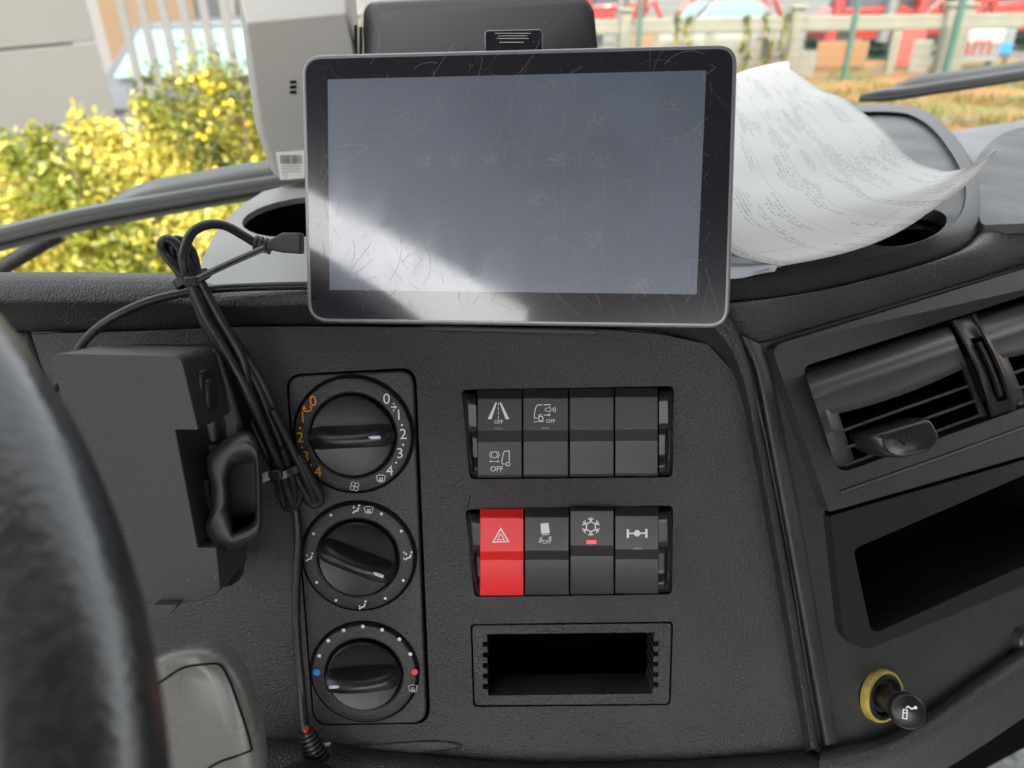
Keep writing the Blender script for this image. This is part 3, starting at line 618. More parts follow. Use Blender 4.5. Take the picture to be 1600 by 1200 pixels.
# ------------------------------------------------------------------ air vents on the passenger side
def vent(quad, label, tab):
    t = Thing("air_vent", P1, sum(p[0] for p in quad)/4, sum(p[1] for p in quad)/4, label=label, cat="air vent", group="barrel air vents in the passenger fascia")
    def Q(a, b, w):
        x = (quad[0][0]*(1-a)+quad[1][0]*a)*(1-b)+(quad[3][0]*(1-a)+quad[2][0]*a)*b; y = (quad[0][1]*(1-a)+quad[1][1]*a)*(1-b)+(quad[3][1]*(1-a)+quad[2][1]*a)*b
        return t.P(x, y, w)
    def prof(b): return -.004 + .021*math.sin(math.pi*min(1, max(0, b*.95+.03)))**.8
    # hood: closed upper part of the barrel, with an overhanging lip
    mb = MB(); nu = 24; rows = []
    for b, w in [(0.0, -.010), (.01, -.001), (.06, .006), (.13, .0115), (.21, .0155), (.29, .0165), (.30, .0160), (.40, .0165), (.46, .0160), (.475, .0145), (.47, .012), (.40, .004), (.36, -.02)]:
        rows.append([Q(i/nu, b + (.05*math.sin(math.pi*i/nu) if .35 < b < .5 else 0), w) for i in range(nu+1)])
    mb.loft(rows); t.part("hood", mb, M_HOOD, angle=50)
    for a0, a1 in ((0, .125), (.95, 1.0)):
        mb = MB(); rows = []
        for i in range(17):
            b = i/16; w = prof(b); rows.append([Q(a0, b, -.02), Q(a0, b, w*.8-.001), Q(a0+(a1-a0)*.4, b, w), Q(a1-.005, b, w-.002), Q(a1, b, -.02)])
        mb.loft(rows, cap=True); t.part("cheek", mb, M_HOOD, angle=60)
    for b in (.64, .80, .95):
        mb = MB(); n = 10; w = prof(b)*.85
        rows = [[Q(.06+.9*i/n, b, w) for i in range(n+1)], [Q(.06+.9*i/n, b+.030, w-.0008) for i in range(n+1)], [Q(.06+.9*i/n, b-.05, -.022) for i in range(n+1)], [Q(.06+.9*i/n, b-.07, -.022) for i in range(n+1)]]
        mb.loft(rows, cv=True); t.part("slat", mb, M_HOOD, bevel=.0005)
    mb = MB(); mb.loft([[Q(0, -.02, -.024), Q(1, -.02, -.024)], [Q(0, 1.02, -.024), Q(1, 1.02, -.024)]]); t.part("duct", mb, M_DARK)
    if tab:
        mb = MB(); o = rnd([(1366, 678), (1452, 652), (1469, 683), (1450, 706), (1400, 719), (1372, 706)], [10, 8, 10, 16, 16, 12])
        a = [tuple(p)[:2] for p in t.L(o, .022)]; c = Vector((sum(p[0] for p in a)/len(a), sum(p[1] for p in a)/len(a), 0))
        rows = []
        for k, w in ((.88, .004), (.98, .010), (1.0, .017), (.97, .0215), (.90, .0235), (.82, .0238), (.72, .0225), (.4, .0215), (.02, .0212)):
            rows.append([Vector((c.x+(p[0]-c.x)*k, c.y+(p[1]-c.y)*k, w)) for p in a])
        mb.loft(rows, cu=True); tb = t.part("thumb_tab", mb, M_BLACK, angle=70)
        mb = MB()
        for x, y in ((1406, 678), (1420, 669), (1434, 664), (1408, 688), (1419, 683), (1431, 677), (1443, 672), (1414, 693)):
            p = t.P(x, y, .0215); mb.lathe([(.0011, -.0006), (.0008, .0006), (.0001, .0009)], 8, (p.x, p.y, .0214))
        link("grip_bumps", mb, M_BLACK, tb)
    return t
vent(VENT_A, "barrel air vent with thumb tab, nearest the centre panel", True)
vent(VENT_B, "barrel air vent cut by the photo's edge, past the thumbwheel", False)
t = Thing("vent_divider", P1, 1530, 575, label="curved black divider with thumbwheel between the two air vents", cat="vent divider")
dq = [(1482, 503), (1524, 490), (1588, 640), (1546, 653)]
def DQ(a, b, w):
    x = (dq[0][0]*(1-a)+dq[1][0]*a)*(1-b)+(dq[3][0]*(1-a)+dq[2][0]*a)*b; y = (dq[0][1]*(1-a)+dq[1][1]*a)*(1-b)+(dq[3][1]*(1-a)+dq[2][1]*a)*b
    return t.P(x+math.sin(math.pi*b)*9, y, w)
mb = MB(); rows = []
for i in range(25):
    b = i/24; bw = .004+.016*math.sin(math.pi*b)**.7; slot = 1 if .22 < b < .86 else 0
    rows.append([DQ(a, b, bw+d) for a, d in ((-.02, -.03), (0, -.004), (.08, .0005), (.16, .0015), (.24, .0), (.34, -.0005), (.40, -.001-.005*slot), (.72, -.001-.005*slot), (.78, -.0005), (.88, .001), (.97, 0), (1.0, -.004), (1.02, -.03))])
mb.loft(rows); t.part("divider", mb, M_BLACK, angle=50)
mb = MB(); rows = []
for i in range(41):
    b = .26+.56*i/40; bw = .004+.016*math.sin(math.pi*b)**.7; k = .0006*(i % 2)
    rows.append([DQ(a, b, bw+d+k) for a, d in ((.42, -.006), (.46, -.001), (.56, .001), (.66, -.001), (.70, -.006))])
mb.loft(rows); t.part("thumbwheel", mb, M_SLAT, angle=30)

# ------------------------------------------------------------------ cigarette lighter
t = Thing("cigarette_lighter", P1, LIGHT[0], LIGHT[1], 0, label="black cigarette lighter knob in a yellow ring", cat="cigarette lighter")
rr = 45*.365/FPX
t.part("ring", MB().lathe([(rr*.86, .0012), (rr*.875, .0024), (rr*.96, .0022), (rr*1.0, .0012), (rr*1.0, -.002)], 64), M_BRASS, angle=40)
t.part("socket", MB().lathe([(rr*.87, .0014), (rr*.84, .0030), (rr*.77, .0034), (rr*.72, .0034), (rr*.68, -.004), (rr*.62, -.004), (rr*.60, .001), (rr*.45, .001)], 64), M_BLACK, angle=40)
tgt = t.P(1420, 1112, .034); tgt = Vector((tgt.x, tgt.y, .034)); ax = tgt.normalized(); _xa = (Vector((1, 0, 0)) - ax*ax.x).normalized(); _ya = ax.cross(_xa); q = Matrix(((_xa.x, _ya.x, ax.x, 0), (_xa.y, _ya.y, ax.y, 0), (_xa.z, _ya.z, ax.z, 0), (0, 0, 0, 1)))
Lk = tgt.length
t.part("knob", MB().lathe([(.0062, -.004), (.0060, Lk*.35), (.0058, Lk*.55), (.0066, Lk*.68), (.0081, Lk*.82), (.0086, Lk*.90), (.0083, Lk*.97), (.0072, Lk*1.0), (.0001, Lk*1.015)], 48, M=q), M_KNOB, angle=60)
mb = MB()
mb.stroke([(-.0027, -.0035), (-.0009, -.0035), (-.0009, .0006), (-.0027, .0006)], .0005, 0, closed=True); mb.stroke([(-.0025, -.0008), (-.0011, -.0008)], .0005, .00003)
mb.stroke([(-.0016, .0016), (-.0006, .0024), (.0010, .0016), (.0022, .0024)], .0007, 0); mb.fill(arc(.0026, .0026, .0008, 0, 330, 11), .00003)
Rz = Matrix.Rotation(R(-32), 4, 'Z'); mb.v = [q @ (Rz @ p + Vector((0, 0, Lk*1.0165))) for p in mb.v]; t.part("cigarette_symbol", mb, M_WHITEP, fix=False)

# ------------------------------------------------------------------ tablet
t = Thing("tablet", PT, 812, 293, 0, label="scratched tablet screen in a silver edged case standing on the dashboard", cat="tablet")
out = rnd([(471, 86), (1153, 69), (1139, 513), (481, 504)], 34, 10)
o2 = [tuple(p)[:2] for p in t.L(out, 0)]; cc = Vector((sum(p[0] for p in o2)/len(o2), sum(p[1] for p in o2)/len(o2)))
def off(pts, d):
    n = len(pts); res = []
    for i in range(n):
        a = Vector(pts[i-1]); b = Vector(pts[(i+1) % n]); v = (b-a); nn = Vector((v.y, -v.x)).normalized(); p = Vector(pts[i])
        if (p-cc).dot(nn) < 0: nn = -nn
        res.append((p.x+nn.x*d, p.y+nn.y*d))
    return res
mb = MB(); rows = []
for d, w in ((-.0030, .0004), (-.0013, .0009), (-.0005, .0006), (0, -.0006), (0, -.008), (-.002, -.0105), (-.012, -.0125)):
    rows.append([Vector((p[0], p[1], w)) for p in off(o2, d)])
mb.loft(rows, cu=True); mb.add(rows[-1], [list(range(len(rows[-1])))]); t.part("case", mb, M_CASE, angle=50)
gl = off(o2, -.0016); mb = MB(); mb.prism(gl, -.002, .0007); t.part("front_glass", mb, M_GLASS, bevel=.0003)
lc = [tuple(p)[:2] for p in t.L([(513, 125), (1103, 111), (1088, 460), (516, 453)], 0)]; mb = MB(); mb.prism(lc, .0002, .0009); t.part("screen", mb, M_LCD)
rs = random.Random(3); mb = MB(); W_ = .00096
for i in range(520):
    x = rs.uniform(500, 1110); y = rs.uniform(100, 480); ln = rs.choice([8, 12, 18, 25, 40, 70]); a = R(rs.choice([rs.gauss(75, 25), rs.gauss(-60, 20), rs.uniform(0, 180)])); cv = rs.gauss(0, .012)
    pts = []; px_, py_ = x, y
    for k in range(7):
        q = t.P(px_, py_, .001); pts.append((q.x, q.y)); px_ += math.cos(a)*ln/6; py_ += math.sin(a)*ln/6; a += cv*ln/6
    mb.stroke(pts, rs.choice([.00003, .00004, .00006, .0001]), W_+i*2e-7)
q_ = [(520, 232), (545, 226), (572, 226), (574, 230), (556, 243), (530, 253), (517, 258)]; mb.stroke([tuple(p)[:2] for p in t.L([tuple(v)[:2] for v in cat([(x, y, 0) for x, y in q_], 5)], .001)], .00022, W_+1e-4)
t.part("scratches", mb, M_SCR, fix=False, kind="stuff")
mb = MB()
for x, y, r, n in ((632, 190, 22, 90), (612, 222, 24, 90), (662, 252, 18, 120), (712, 252, 18, 130), (768, 250, 16, 130), (820, 250, 22, 60), (876, 250, 18, 150), (934, 250, 18, 100), (927, 192, 20, 110), (840, 312, 18, 130), (865, 345, 20, 80), (868, 376, 14, 60), (926, 376, 20, 150), (715, 370, 30, 80), (1000, 444, 20, 260), (626, 430, 24, 120), (1055, 165, 16, 40), (1020, 310, 14, 30), (800, 290, 160, 260), (800, 200, 200, 160)):
    for k in range(int(n*1.8)):
        q = t.P(x+rs.gauss(0, r*.55), y+rs.gauss(0, r*.45), .001); s_ = rs.uniform(.00004, .00013); e = rs.uniform(.6, 1.6); a = rs.uniform(0, 3.1)
        ca, sa = math.cos(a)*s_*e, math.sin(a)*s_*e
        mb.fill([(q.x-ca, q.y-sa), (q.x+sa/e, q.y-ca/e), (q.x+ca, q.y+sa), (q.x-sa/e, q.y+ca/e)], W_+k*1e-7+2e-5)
t.part("touch_marks", mb, M_DUST, fix=False, kind="stuff")
mb = MB(); q = t.L([(660, 508), (935, 514), (932, 524), (664, 518)], -.006); mb.prism([tuple(p)[:2] for p in q], -.02, -.004); t.part("bracket", mb, M_HOLD, bevel=.0012)
mb = MB(); q = t.L(rnd([(757, 47), (847, 45), (848, 90), (757, 90)], [7, 7, 0, 0]), -.014); mb.prism([tuple(p)[:2] for p in q], -.0165, -.014)
lt = t.part("top_latch", mb, M_GLASS, bevel=.0005)
mb = MB()
for i, (x0, x1, y) in enumerate(((773, 829, 52), (778, 824, 56), (776, 826, 60), (780, 818, 66))):
    a = t.P(x0, y, -.0138); b = t.P(x1, y, -.0138); mb.stroke([(a.x, a.y), (b.x, b.y)], .0003, -.0138)
link("latch_print", mb, M_GREYP, lt, fix=False)
a = t.P(489, 466, .0009); t.part("microphone_hole", MB().lathe([(.0006, .00095), (.0001, .00095)], 12, (a.x, a.y, 0)), M_DARK)
# arm that carries the tablet on the dash
mb = MB(); mb.tube([t.P(800, 330, -.012), t.P(800, 360, -.03), t.P(800, 430, -.05), t.P(800, 470, -.06)], .011, 14); t.part("mount_arm", mb, M_HOLD2)

# ------------------------------------------------------------------ cables
def w0(px, py, w): return P0.M @ P0.hit(px, py, w)
usb = emp("usb_cable", Matrix.Translation(w0(440, 380, .02)), "bundled black USB cable plugged into the tablet and tied in loops", "cable")
UI = usb.matrix_world.inverted()
def upart(parent, I, name, mb, m, **k):
    mb.v = [I @ p for p in mb.v]; return link(name, mb, m, parent, **k)
CR_ = .0021
def tubep(pts, r=CR_, n=10): return MB().tube(cat([w0(*p) for p in pts], 10), r, n)
strands = [
 [(418, 385, .0105), (400, 380, .0115), (380, 368, .015), (352, 353, .022), (325, 351, .029), (302, 362, .035), (290, 385, .038), (287, 410, .039), (296, 440, .037), (318, 490, .035), (350, 545, .034), (385, 610, .032), (415, 680, .026), (440, 740, .020), (452, 775, .014), (458, 790, .008)],
 [(296, 440, .034), (270, 412, .034), (256, 393, .033), (253, 380, .033), (262, 374, .033), (276, 382, .033), (290, 405, .033), (305, 440, .032), (330, 500, .030), (360, 560, .028), (398, 640, .024), (425, 710, .018), (438, 760, .013), (442, 782, .010), (450, 790, .010), (458, 782, .011), (456, 750, .014), (440, 700, .019)],
 [(290, 445, .031), (275, 415, .030), (268, 390, .030), (272, 376, .030), (285, 378, .029), (300, 395, .029), (308, 425, .029), (320, 455, .028), (355, 520, .026), (395, 590, .023), (425, 660, .019), (450, 720, .014), (480, 775, .009), (490, 788, .008), (499, 785, .008), (500, 775, .009), (486, 750, .012), (465, 710, .016)],
 [(305, 440, .026), (325, 480, .025), (365, 530, .024), (405, 590, .021), (432, 650, .017), (458, 715, .012), (472, 760, .009), (482, 784, .008), (490, 780, .009), (480, 752, .013), (455, 700, .017), (425, 640, .022)],
 [(312, 438, .034), (345, 500, .032), (378, 560, .030), (392, 620, .027), (420, 690, .022), (444, 745, .016), (450, 785, .010)],
 [(300, 450, .029), (322, 510, .027), (352, 560, .025), (376, 620, .022), (402, 680, .018), (430, 735, .013), (440, 775, .009), (448, 793, .008), (462, 790, .008), (468, 770, .009), (458, 735, .013)],
 [(455, 770, .006), (462, 800, .006), (466, 840, .006), (464, 900, .006), (463, 960, .006), (466, 1020, .007), (472, 1080, .010), (476, 1125, .017), (478, 1146, .022)],
]
for s_ in strands: upart(usb, UI, "strand", tubep(s_), M_CABLE, angle=80)
# USB plug: ribbed relief then flat body
a, b = w0(424, 386, .0105), w0(398, 379, .0115)
mb = MB()
for k in range(4):
    c0 = b.lerp(a, k/3.6); c1 = b.lerp(a, k/3.6+.17); mb.tube([c0, c1], .0036, 12)
mb.tube([b, a], .0026, 12); upart(usb, UI, "strain_relief", mb, M_PLUG, angle=50)
ol = [(420, 378), (424, 375), (444, 364), (473, 364), (473, 397), (444, 395), (424, 391), (420, 390)]
mb = MB(); mb.prism([tuple(P0.hit(x, y, .0105))[:2] for x, y in ol], .007, .014); mb.v = [P0.M @ p for p in mb.v]; pg = upart(usb, UI, "plug", mb, M_PLUG, bevel=.0009)
# zip ties
for (x0, y0, wa, x1, y1, wb, tail, lb) in ((279, 446, .040, 321, 426, .040, [(300, 440, .045), (340, 420, .044), (378, 403, .042), (413, 388, .040)], "black zip tie round the top of the cable bundle with long tail"), (424, 744, .022, 470, 728, .020, [(432, 741, .026), (420, 744, .026), (410, 748, .026)], "zip tie round the bottom of the cable bundle with pale cut end")):
    c = w0((x0+x1)/2, (y0+y1)/2, (wa+wb)/2-.006); z = emp("zip_tie", Matrix.Translation(c), lb, "zip tie", "zip ties on the cable bundle"); I = z.matrix_world.inverted()
    u = (w0(x1, y1, wb)-w0(x0, y0, wa)); hw = u.length/2; u.normalize(); nn = P0.w
    ax = u.cross(nn).normalized(); pts = [c + u*(hw*math.cos(R(a))) + nn*(.0075*math.sin(R(a))) for a in range(0, 360, 15)]
    rows = [[p+ax*.0017 for p in pts], [p-ax*.0017 for p in pts]]; pts2 = [c + u*((hw+.0011)*math.cos(R(a))) + nn*(.0086*math.sin(R(a))) for a in range(0, 360, 15)]
    rows += [[p-ax*.0017 for p in pts2], [p+ax*.0017 for p in pts2]]
    mb = MB(); mb.loft(rows, cu=True, cv=True); upart(z, I, "loop", mb, M_TIE)
    tl = cat([w0(*p) for p in tail], 6); mb = MB(); mb.tube(tl, .0016, 8, flat=.45); upart(z, I, "tail", mb, M_TIE)
    hc = w0(*tail[0]) ; mb = MB(); mb.box(P0.I @ hc, (.005, .004, .004)); mb.v = [P0.M @ p for p in mb.v]; upart(z, I, "head", mb, M_TIE, bevel=.0005)
    if "pale" in lb: mb = MB(); mb.tube([w0(420, 743, .0262), w0(409, 748, .0262)], .0021, 8); upart(z, I, "cut_end", mb, M_GREYP)
pc = emp("power_cable", Matrix.Translation(w0(330, 455, .02)), "thin black cable lying along the dash edge behind the holder", "cable"); I = pc.matrix_world.inverted()
upart(pc, I, "wire", MB().tube(cat([w0(*p) for p in [(500, 446, .010), (440, 447, .012), (380, 449, .014), (330, 452, .018), (280, 459, .022), (230, 472, .026), (185, 492, .030), (150, 515, .031), (124, 543, .030), (108, 580, .026), (90, 600, .022), (78, 622, .018), (75, 650, .014), (80, 690, .010)]], 10), .0020, 10), M_CABLE, angle=80)
# plug at the bottom that the cable runs into
t = Thing("power_plug", P0, 490, 1180, .01, label="black domed power plug with ribbed cable relief at the bottom edge", cat="plug")
a = t.P(478, 1142, .023); b = t.P(497, 1192, .024); mb = MB()
n = 8
for k in range(n): mb.tube([a.lerp(b, k/n), a.lerp(b, k/n+.085)], .0042+.0026*k/n, 16)
mb.tube([a, b], [.0030, .0052], 14); t.part("strain_relief", mb, M_CABLE, angle=50)
c = t.P(492, 1222, .022); c.z += .016-.0; t.part("dome", MB().lathe([(.0001, .020), (.006, .0195), (.012, .017), (.0165, .0115), (.019, .004), (.0195, -.006)], 48, c), M_KNOB, angle=70)
c = t.P(478, 1141, .0262); t.part("red_lamp", MB().lathe([(.0001, .0016), (.0009, .0012), (.0012, 0), (.0012, -.002)], 14, c), M_REDP)
q = t.L([(502, 1151), (521, 1148), (520, 1152), (503, 1155)], .006); mb = MB(); mb.prism([tuple(p)[:2] for p in q], .012-.01, .0128-.01); t.part("white_mark", mb, M_WHITEP)

# ------------------------------------------------------------------ terminal holder on the left
t = Thing("device_holder", P0, 200, 750, .03, label="black plastic device holder with side clamp mounted left of the dials", cat="device holder")
fo = rnd([(76, 552), (283, 556), (310, 672), (274, 672), (309, 856), (338, 856), (345, 925), (310, 941), (236, 946), (120, 700)], [22, 16, 3, 3, 3, 3, 10, 12, 6, 3])
Wf, Wb = .068, .036
def lay(pts, w, dz=0): return [Vector((q.x, q.y, w-.03)) for q in [t.P(x, y, Wf) for x, y in pts]]
mb = MB(); f0 = lay(fo, Wf); mb.loft([[Vector((p.x, p.y, Wb-.03)) for p in f0], f0], cu=True, cap=True); t.part("shell", mb, M_HOLD, bevel=.0042, seg=5)
bo = rnd([(92, 560), (292, 560), (330, 690), (338, 893), (246, 900), (150, 740)], [14, 14, 6, 14, 8, 6])
mb = MB(); f1 = [t.P(x, y, Wf) for x, y in bo]; mb.loft([[Vector((p.x, p.y, .012-.03)) for p in f1], [Vector((p.x, p.y, Wb-.0305)) for p in f1]], cu=True, cap=True); t.part("back_shell", mb, M_HOLD2, bevel=.002, seg=3)
# side button
mb = MB(); c = t.P(292, 612, Wf); mb.box((c.x+.0012, c.y-.004, .050-.03), (.004, .013, .010)); t.part("side_button", mb, M_HOLD2, bevel=.0012)
mb = MB(); mb.box((c.x+.0008, c.y-.004, .050-.03), (.002, .021, .015)); t.part("button_frame", mb, M_BLACK, bevel=.001)
# clamp plate behind and the loop handle
mb = MB(); q = t.L([(284, 697), (352, 690), (372, 850), (318, 862)], .040); mb.prism([tuple(p)[:2] for p in q], .034-.03, .041-.03); t.part("clamp_plate", mb, M_HOLD, bevel=.001)
ho = rnd([(322, 712), (340, 696), (368, 674), (392, 674), (403, 690), (408, 740), (409, 835), (392, 850), (352, 865), (333, 862), (314, 828), (328, 800), (330, 760), (322, 735)], [8, 10, 12, 12, 8, 8, 16, 14, 8, 10, 8, 8, 8, 6])
hi = rnd([(361, 733), (398, 720), (399, 815), (366, 829)], [14, 8, 10, 5])
def ang_resamp(pts, c, n):                  # outline sampled at even angles about c
    P = [Vector(p) for p in pts]; out = []
    for k in range(n):
        d = Vector((math.cos(2*math.pi*k/n), math.sin(2*math.pi*k/n))); best = None
        for i in range(len(P)):
            A, B = P[i-1]-c, P[i]-c; e = B-A; den = d.x*e.y-d.y*e.x
            if abs(den) < 1e-9: continue
            r_ = (A.x*e.y-A.y*e.x)/den; u_ = (A.x*d.y-A.y*d.x)/den
            if r_ > 0 and -1e-6 <= u_ <= 1+1e-6 and (best is None or r_ > best): best = r_
        out.append(c+d*(best or 1))
    return out
hc_ = Vector((378, 776)); Ho = ang_resamp(ho, hc_, 96); Hi = ang_resamp(hi, hc_, 96); rows = []
for tt, ww in ((0, .044), (0, .054), (.04, .0590), (.14, .0625), (.32, .0645), (.52, .0648), (.72, .0638), (.88, .0610), (.97, .0570), (1, .052), (1, .040)):
    rows.append([t.P(p.x+(q.x-p.x)*tt, p.y+(q.y-p.y)*tt, ww) for p, q in zip(Ho, Hi)])
mb = MB(); mb.loft(rows, cu=True); t.part("clamp_handle", mb, M_HOLD2, angle=70, sub=1)
mb = MB(); q = t.L([(352, 728), (404, 716), (405, 832), (358, 840)], .040); mb.prism([tuple(p)[:2] for p in q], .034-.03, .042-.03); t.part("clamp_plate", mb, M_HOLD, bevel=.001)
mb = MB(); q = t.L([(312, 752), (327, 748), (334, 800), (318, 806)], .05); mb.prism([tuple(p)[:2] for p in q], .044-.03, .052-.03); t.part("foam_pad", mb, mat("foam_black", (.03, .03, .03), .9, .2, grain=800, gd=.0006), bevel=.0006)
mb = MB(); mb.tube([t.P(330, 650, .03), t.P(345, 700, .028), t.P(352, 790, .026), t.P(352, 860, .02), t.P(348, 890, .012)], .010, 16); t.part("clamp_arm", mb, M_BLACK)
mb = MB(); q = t.L(rnd([(252, 934), (289, 934), (276, 950), (262, 960), (239, 957), (240, 950)], 3), .066); mb.prism([tuple(p)[:2] for p in q], .064-.03, .0725-.03); t.part("release_tab", mb, M_HOLD, bevel=.0012)
mb = MB(); q = t.L([(92, 680), (106, 680), (116, 745), (104, 745)], .06); mb.prism([tuple(p)[:2] for p in q], .05-.03, .0705-.03); t.part("side_rib", mb, M_HOLD2, bevel=.0006)
mb = MB(); mb.tube([t.P(230, 760, .014), t.P(230, 760, -.004)], .024, 24); t.part("mount_foot", mb, M_HOLD2)

# ------------------------------------------------------------------ steering wheel and stalk in front
rad = .2167; wn_ = -FW*math.cos(1.1124) + Vector((0, 0, math.sin(1.1124))); wv_ = wn_.cross(TL); oc = CP + Vector((-.2731, -.0107, -.1066))
Mw = Matrix(((TL.x, wv_.x, wn_.x, oc.x), (TL.y, wv_.y, wn_.y, oc.y), (TL.z, wv_.z, wn_.z, oc.z), (0, 0, 0, 1)))
wl = emp("steering_wheel", Mw, "black leather steering wheel rim, blurred in the near left corner", "steering wheel")
mb = MB(); mb.tube([Vector((rad*math.cos(2*math.pi*k/160), rad*math.sin(2*math.pi*k/160), 0)) for k in range(160)], .0158, 28, closed=True); link("rim", mb, M_WHEEL, wl, angle=80)
mb = MB(); mb.lathe([(.0001, -.03), (.06, -.03), (.075, -.045), (.07, -.07)], 40); link("hub", mb, M_WHEEL, wl)
for a in (110, 180, 250):
    mb = MB(); d = Vector((math.cos(R(a)), math.sin(R(a)), 0)); mb.tube([d*.06+Vector((0, 0, -.045)), d*(rad*.6)+Vector((0, 0, -.03)), d*(rad*.99)], .013, 12); link("spoke", mb, M_WHEEL, wl)
SF = Fr(at(330, 1130, .255), CR, CU)
t = Thing("column_stalk", SF, 330, 1130, 0, label="silver grey stalk housing with dark seams beside the steering wheel", cat="control stalk")
so_ = [(225, 1035), (262, 1018), (310, 1010), (345, 1022), (372, 1060), (395, 1120), (408, 1180), (415, 1260), (225, 1260)]
q = [t.P(x, y, 0) for x, y in rnd(so_, [6, 20, 24, 20, 20, 30, 30, 0, 0])]; c_ = sum(q, Vector())/len(q)
mb = MB(); mb.loft([[Vector((c_.x+(p.x-c_.x)*k, c_.y+(p.y-c_.y)*k2, w)) for p in q] for k, k2, w in ((.86, .90, -.012), (.93, .945, -.008), (.955, .965, -.005), (.95, .97, -.003), (.88, .93, -.0005), (.6, .8, .0012), (.1, .1, .0015))], cu=True, cap=True); hz = t.part("housing", mb, M_STALK, angle=70)
from mathutils.bvhtree import BVHTree
bv = BVHTree.FromPolygons([v.co.copy() for v in hz.data.vertices], [list(p.vertices) for p in hz.data.polygons])
def drop(x, y):
    o_ = hz.parent.matrix_world.inverted() @ CP; d_ = (t.P(x, y, 0) - o_).normalized(); h_ = bv.ray_cast(o_, d_); return (h_[0] if h_[0] else t.P(x, y, 0)) - d_*.0002
for pts in ([(222, 1086), (240, 1073), (262, 1058), (280, 1046), (295, 1041), (318, 1038), (340, 1037), (350, 1046), (360, 1066), (372, 1100), (384, 1135), (394, 1172)], [(326, 1200), (345, 1190), (365, 1183), (394, 1172)]):
    mb = MB(); mb.tube(resamp(cat([drop(x, y) for x, y in pts], 5), 40), .0004, 6); t.part("seam", mb, M_DARK)
mb = MB(); mb.tube([t.P(300, 1180, -.02), t.P(330, 1230, -.05), t.P(360, 1300, -.10)], .02, 16); t.part("stem", mb, M_HOLD2)

# ------------------------------------------------------------------ papers on the tray
mp = bpy.data.materials.new("printed_paper"); mp.use_nodes = True; N = mp.node_tree.nodes; L = mp.node_tree.links; b = N["Principled BSDF"]; b.inputs["Roughness"].default_value = .7; b.inputs["Specular IOR Level"].default_value = .2
uvn = N.new("ShaderNodeUVMap"); sx = N.new("ShaderNodeSeparateXYZ"); L.new(uvn.outputs[0], sx.inputs[0])
def mth(op, a, b_=None):
    n = N.new("ShaderNodeMath"); n.operation = op
    for i, v in enumerate((a, b_)):
        if v is None: continue
        if isinstance(v, (int, float)): n.inputs[i].default_value = v
        else: L.new(v, n.inputs[i])
    return n.outputs[0]
def nz(sc, vx, vy, det=2):
    cb = N.new("ShaderNodeCombineXYZ"); L.new(vx, cb.inputs[0]); L.new(vy, cb.inputs[1]); n = N.new("ShaderNodeTexNoise"); n.inputs["Scale"].default_value = sc; n.inputs["Detail"].default_value = det; L.new(cb.outputs[0], n.inputs["Vector"]); return n.outputs[0]
U, V = sx.outputs[0], sx.outputs[1]
line = mth('FLOOR', mth('MULTIPLY', V, 74)); inl = mth('LESS_THAN', mth('FRACT', mth('MULTIPLY', V, 74)), .5)
words = mth('GREATER_THAN', nz(1, mth('MULTIPLY', U, 230), mth('MULTIPLY', line, 3.7), 1), .47)
par = mth('GREATER_THAN', nz(1, mth('MULTIPLY', U, 5), mth('MULTIPLY', V, 13), 2), .54)
rule = mth('LESS_THAN', mth('FRACT', mth('MULTIPLY', V, 7.3)), .03)
rule = mth('MAXIMUM', rule, mth('MULTIPLY', mth('LESS_THAN', mth('FRACT', mth('MULTIPLY', U, 5.3)), .012), mth('LESS_THAN', mth('FRACT', mth('MULTIPLY', V, 2.43)), .42)))
ink = mth('MAXIMUM', mth('MULTIPLY', mth('MULTIPLY', inl, words), mth('MULTIPLY', par, .62)), mth('MULTIPLY', rule, .30))
mx = N.new("ShaderNodeMix"); mx.data_type = 'RGBA'; mx.inputs[6].default_value = (.60, .60, .575, 1); mx.inputs[7].default_value = (.27, .27, .285, 1); L.new(ink, mx.inputs[0]); L.new(mx.outputs[2], b.inputs["Base Color"])
M_PAPER = mat("paper_plain", (.74, .76, .78), .7, .2)
EA = [(1235, 109, .052), (1290, 148, .045), (1350, 180, .041), (1405, 225, .035), (1450, 258, .030), (1500, 264, .036), (1561, 225, .042)]
EB = [(1075, 168, .034), (1060, 230, .036), (1062, 290, .037), (1080, 345, .030), (1125, 390, .022), (1170, 409, .018), (1222, 419, .0165)]
def wo(p, dz=0): return onz(p[0], p[1], ZT+p[2]+dz)
